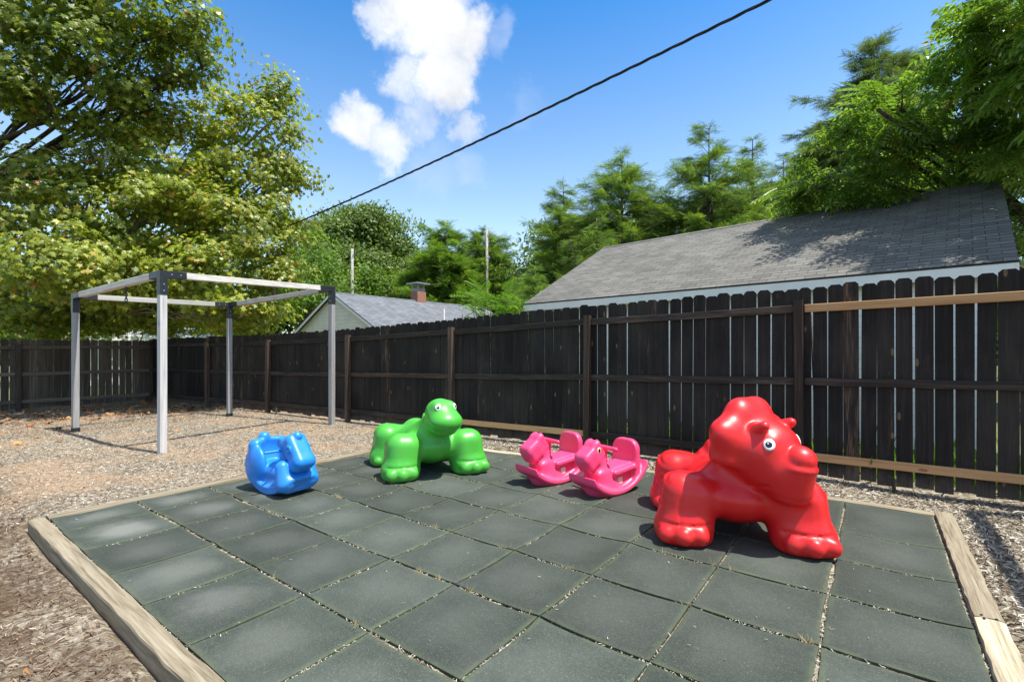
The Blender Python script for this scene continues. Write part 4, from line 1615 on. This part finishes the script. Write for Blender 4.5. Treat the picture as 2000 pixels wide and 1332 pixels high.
def sycamore(label, base, blobs, leafm, per, lp, size, trunk_r, fork_z, sub=.34, barkm='pale_bark'):
    r = empty('sycamore_tree', base, 0, label, 'tree')
    b0 = np.array(base)
    tr = MB()
    f = Vector((0.2, 0.1, fork_z))
    limb(tr, (0, 0, -.1), f, trunk_r, trunk_r * .75, 0, 10, 5, .03)
    P, Nn, C = crown_points(blobs, per, sub, lp)
    lb = tr
    for (c, rr), cc in zip(blobs, C):
        e = Vector(c - b0) - Vector((0, 0, rr[2] * .3))
        pts = limb(lb, f - Vector((0, 0, random.uniform(0, .6))), e, trunk_r * .30, .03, .25, 7, 6, .10)
        for q in cc[:5]:
            limb(lb, pts[random.randint(3, 6)], Vector(q - b0), .04, .012, .1, 5, 4, .12)
    lb.build('trunk', M[barkm], r, True)
    n = len(P)
    rnd = np.clip(RNG.normal(.5, .22, n) , 0, 1)
    sz = RNG.uniform(size[0], size[1], n)
    lv = scatter('crown', SYC_LEAF, SYC_F, P - b0, rand_rot(n, normals=Nn), np.stack([sz, sz, sz * RNG.uniform(.6, 2.2, n)], 1), leafm, r, rnd)
    return r


low = [blob(*a) for a in (
    (545, 205, 46, 62, 13.2), (500, 300, 95, 110, 12.8), (575, 330, 42, 75, 13.2), (330, 310, 120, 105, 12.5), (420, 230, 55, 55, 13), (200, 330, 75, 60, 12.2), (250, 250, 60, 60, 12.6),
    (60, 350, 95, 60, 11.6), (60, 430, 110, 90, 11.3), (280, 430, 150, 95, 12), (140, 520, 150, 80, 10.8), (460, 440, 110, 90, 12), (555, 420, 40, 60, 12.8),
    (400, 545, 130, 70, 11.6), (535, 560, 45, 60, 12.2), (545, 490, 40, 60, 12.4), (260, 585, 150, 44, 14.2), (140, 625, 150, 30, 14.8), (340, 622, 130, 28, 14.6), (480, 622, 90, 26, 13.6), (250, 560, 120, 50, 14.0), (60, 590, 120, 45, 13.2), (470, 610, 75, 32, 11.8), (330, 360, 80, 60, 11.5))]
sycamore('leafy yellow-green sycamore spreading over the far corner of the fence', (at(86, 700, 15.0).x, at(86, 700, 15.0).y, -.2), low, M['syc'], 27, 78, (.095, .17), .22, 2.6, .27)
up = [blob(*a) for a in (
    (70, 40, 120, 80, 10.6), (230, 20, 120, 65, 10.8), (372, 38, 66, 70, 11.2), (330, 125, 70, 55, 11.4), (395, 120, 34, 40, 11.5), (180, 130, 110, 62, 10.8), (30, 160, 85, 50, 10.5), (275, 185, 60, 32, 11.2), (100, 205, 90, 28, 10.6),
    (130, -90, 160, 60, 10.8), (-130, 120, 110, 120, 10.4), (-120, -120, 130, 110, 10.5), )]
sycamore('tall dark sycamore whose high limbs fill the top left corner', (at(-160, 700, 13.5).x, at(-160, 700, 13.5).y, -.2), up, M['syc_deep'], 25, 74, (.10, .18), .26, 5.2, .28, 'bark')


def ailanthus(label, base, blobs, leafm, n_per, size, trunk_r, fork_z, lean=(0, 0)):
    r = empty('ailanthus_tree', base, 0, label, 'tree')
    b0 = np.array(base)
    tr = MB()
    f = Vector((lean[0], lean[1], fork_z))
    limb(tr, (0, 0, -.1), f, trunk_r, trunk_r * .6, 0, 9, 5, .04)
    P, D, Nn = [], [], []
    lb = tr
    for c, rr in blobs:
        rr = np.array(rr)
        k = max(2, int(n_per * (rr[0] * rr[1] + rr[1] * rr[2] + rr[0] * rr[2]) / 3))
        e = Vector(c - b0)
        main = limb(lb, f - Vector((0, 0, random.uniform(0, .8))), e, trunk_r * .4, .04, .3, 6, 6, .08)
        cc, v = in_ell(c, rr, k, .6)
        for t_i, (q, vv) in enumerate(zip(cc, v)):
            if t_i % 2 == 0:
                limb(lb, main[random.randint(3, 6)], Vector(q - b0), .022, .008, .12, 4, 3, .1)
            m_ = random.randint(7, 12)
            az = RNG.random(m_) * 6.283
            dirs = np.stack([np.cos(az), np.sin(az), RNG.normal(size=m_) * .3 - .28], 1) + vv * .55
            P.append(np.repeat(q[None], m_, 0) + RNG.normal(size=(m_, 3)) * .07)
            D.append(dirs)
    lb.build('trunk', M['bark'], r, True)
    P, D = np.concatenate(P), np.concatenate(D)
    n = len(P)
    D /= np.linalg.norm(D, axis=1, keepdims=True)
    up_ = np.tile([[0, 0, 1.0]], (n, 1)) + RNG.normal(size=(n, 3)) * .35
    y = np.cross(up_, D)
    y /= np.linalg.norm(y, axis=1, keepdims=True)
    z = np.cross(D, y)
    rnd = np.clip(RNG.normal(.5, .2, n), 0, .96)
    rnd[RNG.random(n) < .012] = 1
    scatter('crown', FROND, FROND_F, P - b0, np.stack([D, y, z], 2), RNG.uniform(*size, n), leafm, r, rnd)
    return r


rgt = [blob(*a) for a in (
    (1660, 300, 80, 45, 10.9), (1590, 365, 60, 35, 11.2), (1545, 392, 40, 22, 12.4), (1640, 250, 35, 25, 10.4), (1620, 395, 60, 22, 12.2), (1760, 215, 80, 55, 10.6), (1800, 300, 90, 60, 11), (1710, 355, 80, 40, 10.9), (1880, 190, 90, 80, 9.8), (1715, 215, 70, 38, 9.7), (2060, -30, 130, 80, 7.6), (1960, 40, 90, 55, 8.3), (2200, -60, 130, 80, 6.6), (2150, 150, 100, 75, 6.9), (2070, 95, 80, 55, 7.5), (2270, 60, 110, 90, 6.4), (1900, 105, 70, 40, 8.8),
    (1870, 90, 55, 55, 9.6), (1960, 80, 80, 90, 9.2), (1940, 280, 90, 55, 9.9), (1830, 370, 90, 35, 12.0), (2040, 200, 110, 120, 9.2), (2050, 380, 60, 90, 11.0), (1995, 430, 30, 50, 10.8), (2110, 130, 120, 120, 8.2), (2060, 290, 80, 60, 8.6),
    (2120, 60, 110, 130, 11.6), (2200, 260, 140, 150, 11), (2330, 120, 160, 200, 10.5), (2420, 330, 150, 120, 9.4), (2250, -160, 180, 120, 11))]
ailanthus('big tree with long feathery leaves leaning over the right end of the garage roof', (at(2120, 700, 13.8).x, at(2120, 700, 13.8).y, -.2), rgt, M['ail'], 24, (.42, .75), .24, 4.0)


def hemlock(label, u, v, Y, wpx, leafm, whorls=26, seed=0, vbase=690, open_=1.0, split=1):
    top = at(u, v, Y)
    base = Vector((top.x, top.y, -.2))
    Hh = top.z + .2
    rad = wpx / F * Y
    r = empty('hemlock_tree', base, 0, label, 'tree')
    tr = MB()
    limb(tr, (0, 0, 0), (0, 0, Hh * .97), .013 * Hh + .05, .02, 0, 7, 8, .01)
    lb = tr
    P, D, Sz = [], [], []
    stems = [(Vector((0, 0, 0)), Hh, rad)]
    for k in range(split - 1):
        a_ = random.random() * 6.28
        stems.append((Vector((math.cos(a_), math.sin(a_), 0)) * rad * random.uniform(.45, .7), Hh * random.uniform(.72, .92), rad * random.uniform(.5, .7)))
    for off, hh, rd in stems:
        if off.length:
            limb(tr, (0, 0, hh * .25), off + Vector((0, 0, hh * .96)), .05, .02, 0, 6, 6, .02)
        nb_ = int(whorls * (hh / Hh) * (0.75 if off.length else 1))
        for k in range(nb_):
            t = ((k + random.random()) / nb_) ** .85
            z = hh * (.10 + .89 * t)
            R_ = rd * min(1.0, (1 - t) ** .60 * 1.18 + .05) * random.uniform(.62, 1.15)
            for _ in range(random.randint(8, 11) if t < .9 else 6):
                az = random.random() * 6.283
                if random.random() > open_:
                    continue
                R1 = R_ * random.uniform(.6, 1.1)
                d = Vector((math.cos(az), math.sin(az), 0))
                s0 = off + Vector((0, 0, z))
                tip = s0 + d * R1 + Vector((0, 0, R1 * random.uniform(-.25, .55)))
                limb(lb, s0, tip, .012 + .006 * R1, .006, .10 * R1, 4, 3, .05)
                m_ = max(7, int(R1 * 26))
                side = Vector((-d.y, d.x, 0))
                for j in range(m_):
                    q = random.uniform(.22, 1.05)
                    p = s0.lerp(tip, q) + Vector((0, 0, .10 * R1 * 4 * q * (1 - min(q, 1)))) + Vector((random.gauss(0, .05), random.gauss(0, .05), random.gauss(0, .05)))
                    dd_ = d * random.uniform(.5, 1.2) + side * random.choice((-1, 1)) * random.uniform(.1, 1.0) + Vector((0, 0, random.uniform(-.5, .55)))
                    P.append(p)
                    D.append(dd_)
                    Sz.append(random.uniform(.28, .62) * (.55 + .5 * min(1, R1 / 1.5)) * Y / 24)
    lb.build('trunk', M['bark'], r, True)
    P, D, Sz = np.array(P), np.array(D), np.array(Sz)
    n = len(P)
    D /= np.linalg.norm(D, axis=1, keepdims=True)
    up_ = np.tile([[0, 0, 1.0]], (n, 1)) + RNG.normal(size=(n, 3)) * .75
    y = np.cross(up_, D)
    y /= np.linalg.norm(y, axis=1, keepdims=True)
    scatter('crown', SPRAY, SPRAY_F, P, np.stack([D, y, np.cross(D, y)], 2), Sz, leafm, r)
    return r


hemlock('tallest dark hemlock rising above the feathery tree on the right', 1712, 72, 31, 190, M['hem_dark'], 34, open_=1, split=4)
hemlock('dark hemlock standing left of the tallest hemlock', 1600, 235, 30, 85, M['hem_dark'], 26, split=2)
hemlock('dense bushy hemlock behind the middle of the garage ridge', 1385, 240, 22, 140, M['hem'], 26, split=4)
hemlock('thin open hemlock between the bushy one and the tall dark one', 1470, 258, 24, 85, M['hem'], 22, open_=.85, split=2)
hemlock('broad hemlock above the left part of the garage ridge', 1215, 292, 23, 135, M['hem'], 26, split=4)
hemlock('short broad hemlock between the two tall ones over the ridge', 1300, 370, 23.5, 95, M['hem'], 18, split=3)
hemlock('sparse bluish hemlock leftmost of the group over the garage', 1100, 352, 26, 100, M['hem'], 24, open_=.9, split=3)
hemlock('small bright hemlock in front of the sparse bluish one', 1165, 415, 20, 80, M['hem'], 16, split=3)
hemlock('dark little hemlock right of the thin open one', 1530, 300, 27, 85, M['hem_dark'], 20, split=2)
hemlock('light green evergreen right of the round tree', 868, 432, 39, 85, M['locust'], 20, split=4)
hemlock('darker evergreen just behind the thin utility pole', 948, 446, 40, 75, M['hem'], 20, split=3)
hemlock('low yellow-green evergreen beside the left end of the garage roof', 1045, 520, 19, 75, M['locust'], 14, split=3)
hemlock('low light green evergreen above the bungalow ridge', 905, 500, 43, 75, M['locust'], 15, split=3)


def broadleaf(label, base, blobs, leafm, per, lp, size, trunk_r, fork_z, sub=.7, name='broadleaf_tree'):
    r = empty(name, base, 0, label, 'tree')
    b0 = np.array(base)
    tr = MB()
    f = Vector((0, 0, fork_z))
    limb(tr, (0, 0, -.1), f, trunk_r, trunk_r * .7, 0, 8, 4, .03)
    P, Nn, C = crown_points(blobs, per, sub, lp)
    lb = tr
    for c, rr in blobs:
        limb(lb, f, Vector(c - b0), trunk_r * .4, .05, .2, 6, 5, .08)
    lb.build('trunk', M['bark'], r, True)
    n = len(P)
    scatter('crown', CLUMP, CLUMP_F, P - b0, rand_rot(n, normals=Nn), RNG.uniform(*size, n), leafm, r, np.clip(RNG.normal(.5, .22, n), 0, 1))
    return r


def gp(u, Y):
    p = at(u, 700, Y)
    return (p.x, p.y, -.2)


broadleaf('round dark green broadleaf tree behind the bungalow', gp(705, 46), [blob(*a) for a in ((700, 440, 62, 40, 46), (650, 480, 60, 50, 45), (745, 480, 66, 52, 46), (790, 530, 40, 55, 45), (690, 530, 85, 50, 43), (610, 540, 50, 60, 45))], M['oak'], 6.5, 34, (.45, .8), .45, 5, .85)
broadleaf('lighter broadleaf tree close to the sycamore, left of the bungalow gable', gp(592, 33), [blob(*a) for a in ((600, 480, 40, 42, 33), (575, 530, 45, 55, 32), (640, 545, 45, 45, 33), (610, 590, 50, 35, 32))], M['locust'], 6, 17, (.32, .6), .25, 3, .7)
broadleaf('leafy green bush right behind the bungalow ridge', gp(735, 40), [blob(*a) for a in ((700, 555, 45, 32, 40), (760, 560, 50, 34, 40), (810, 545, 36, 40, 41), (660, 560, 35, 30, 40))], M['locust'], 5, 15, (.4, .7), .2, 2, .8, 'leafy_shrub')
broadleaf('dark broadleaf tree filling the gaps behind the middle hemlocks', gp(1330, 36), [blob(*a) for a in ((1330, 440, 80, 45, 36), (1250, 460, 70, 45, 35), (1420, 420, 75, 50, 36), (1180, 490, 60, 40, 35), (1500, 400, 60, 45, 36))], M['oak'], 6, 16, (.4, .7), .35, 4, .8)
broadleaf('dark broadleaf tree behind the leftmost hemlocks and the garage end', gp(1095, 34), [blob(*a) for a in ((1080, 480, 45, 45, 34), (1120, 520, 60, 45, 34), (1040, 540, 45, 40, 34))], M['oak'], 6, 16, (.4, .7), .3, 3, .8)
# the wood further back that closes the view behind everything
wood_p, wood_n = [], []
for k in range(150):
    u = random.uniform(-420, 1250) if k < 105 else random.uniform(1250, 2600)
    Y = random.uniform(50, 64)
    c, rr = blob(u, random.uniform(560, 680), random.uniform(45, 80), random.uniform(35, 60), Y)
    p_, v_ = in_ell(c, rr, 260, .5)
    wood_p.append(p_)
    wood_n.append(v_ + np.array([0, 0, .6]) + RNG.normal(size=v_.shape) * .5)
wood_p, wood_n = np.concatenate(wood_p), np.concatenate(wood_n)
tag(scatter('far_wood', CLUMP, CLUMP_F, wood_p, rand_rot(len(wood_p), normals=wood_n), RNG.uniform(.7, 1.2, len(wood_p)), M['oak']), kind='stuff')
broadleaf('dim broadleaf tree behind the far fence under the sycamore', gp(150, 22), [blob(*a) for a in ((40, 520, 110, 90, 22), (230, 500, 120, 90, 23), (420, 500, 110, 80, 24), (140, 620, 150, 40, 22), (380, 610, 120, 35, 23), (-120, 560, 120, 110, 21))], M['oak'], 6, 15, (.32, .55), .3, 3, .6)

# feathery bright shrub left of the garage, weeds along the fence
def fern_shrub(label, p, h, n, spread, leafm, size=(.4, .75), stems=6, name='leafy_shrub', cat='shrub'):
    r = empty(name, p, 0, label, cat)
    st = MB()
    P, D = [], []
    for k in range(stems):
        a_ = random.random() * 6.28
        q = spread * random.random() ** .5
        tip = Vector((math.cos(a_) * q, math.sin(a_) * q, h * random.uniform(.65, 1.0)))
        pts = limb(st, (tip.x * .3, tip.y * .3, -.05), tip, .022, .008, 0, 5, 4, .05)
        for j in range(max(1, n // stems)):
            t = random.uniform(.45, 1.0)
            i = min(int(t * 4), 3)
            p2 = pts[i].lerp(pts[i + 1], t * 4 - i)
            az = random.random() * 6.28
            P.append(p2)
            D.append((math.cos(az), math.sin(az), random.uniform(.0, .9)))
    st.build('stem', M['bark'], r, True)
    P, D = np.array(P), np.array(D)
    D /= np.linalg.norm(D, axis=1, keepdims=True)
    n = len(P)
    up_ = np.tile([[0, 0, 1.0]], (n, 1)) + RNG.normal(size=(n, 3)) * .2
    y = np.cross(up_, D)
    y /= np.linalg.norm(y, axis=1, keepdims=True)
    scatter('foliage', FROND, FROND_F, P, np.stack([D, y, np.cross(D, y)], 2), RNG.uniform(*size, n), leafm, r, np.clip(RNG.normal(.55, .2, n), 0, .96))
    return r


def weed(label, u, v, Y, size, n=9):
    t = at(u, v, Y)
    return fern_shrub(label, (t.x, t.y, -.16), t.z + .05, n, .10, M['lime'], size, 2, 'tall_weed', 'weed')


sp = at(975, 560, 13.6)
fern_shrub('bright lime green feathery shrub between the bungalow and the garage', (sp.x, sp.y, -.16), sp.z + .35, 330, 1.0, M['lime'], (.35, .7), 16)
sp = at(1030, 590, 14.8)
fern_shrub('low lime shrub tucked against the left end of the garage', (sp.x, sp.y, -.16), sp.z + .3, 200, .8, M['lime'], (.35, .6), 10)
weed('pale green weed poking over the fence in front of the garage fascia', 1132, 575, 7.9, (.16, .28), 10)
weed('small weed tip showing over the fence near the new rail', 1588, 552, 5.9, (.10, .16), 5)
weed('leafy weed showing over the fence below the bungalow vent pipe', 898, 598, 12.5, (.3, .45), 12)
# weeds pushing up along the foot of the fence, on the far side
gw = MB()
n = 2600
x = RNG.uniform(-3, 7.5, n)
y = fence_y(x) + .30 + RNG.random(n) ** 1.5 * 1.0
nz = RNG.normal(size=(n, 3))
nz[:, 2] *= .3
R_ = rand_rot(n, normals=nz)
R_[:, :, 0] = RNG.normal(size=(n, 3)) * .22 + np.array([0, 0, 1.0])
tag(scatter('weedy_grass', [(0, -.05, 0), (0, .05, 0), (.6, .035, 0), (1, 0, 0.1), (.6, -.035, 0)], [(0, 1, 2, 3, 4)], np.stack([x, y, np.full(n, -.16)], 1), R_, RNG.uniform(.2, .6, n), M['lime']), kind='stuff')
for (x, label) in ((-6.95, 'yellow-green seedling at the foot of the fence between the frame posts'), (4.05, 'thin weed growing at the foot of the fence under the new bottom rail')):
    fern_shrub(label, (x, float(fence_y(np.array(x))) - .14, -.03), .16, 7, .04, M['lime'], (.05, .09), 2, 'seedling', 'weed')
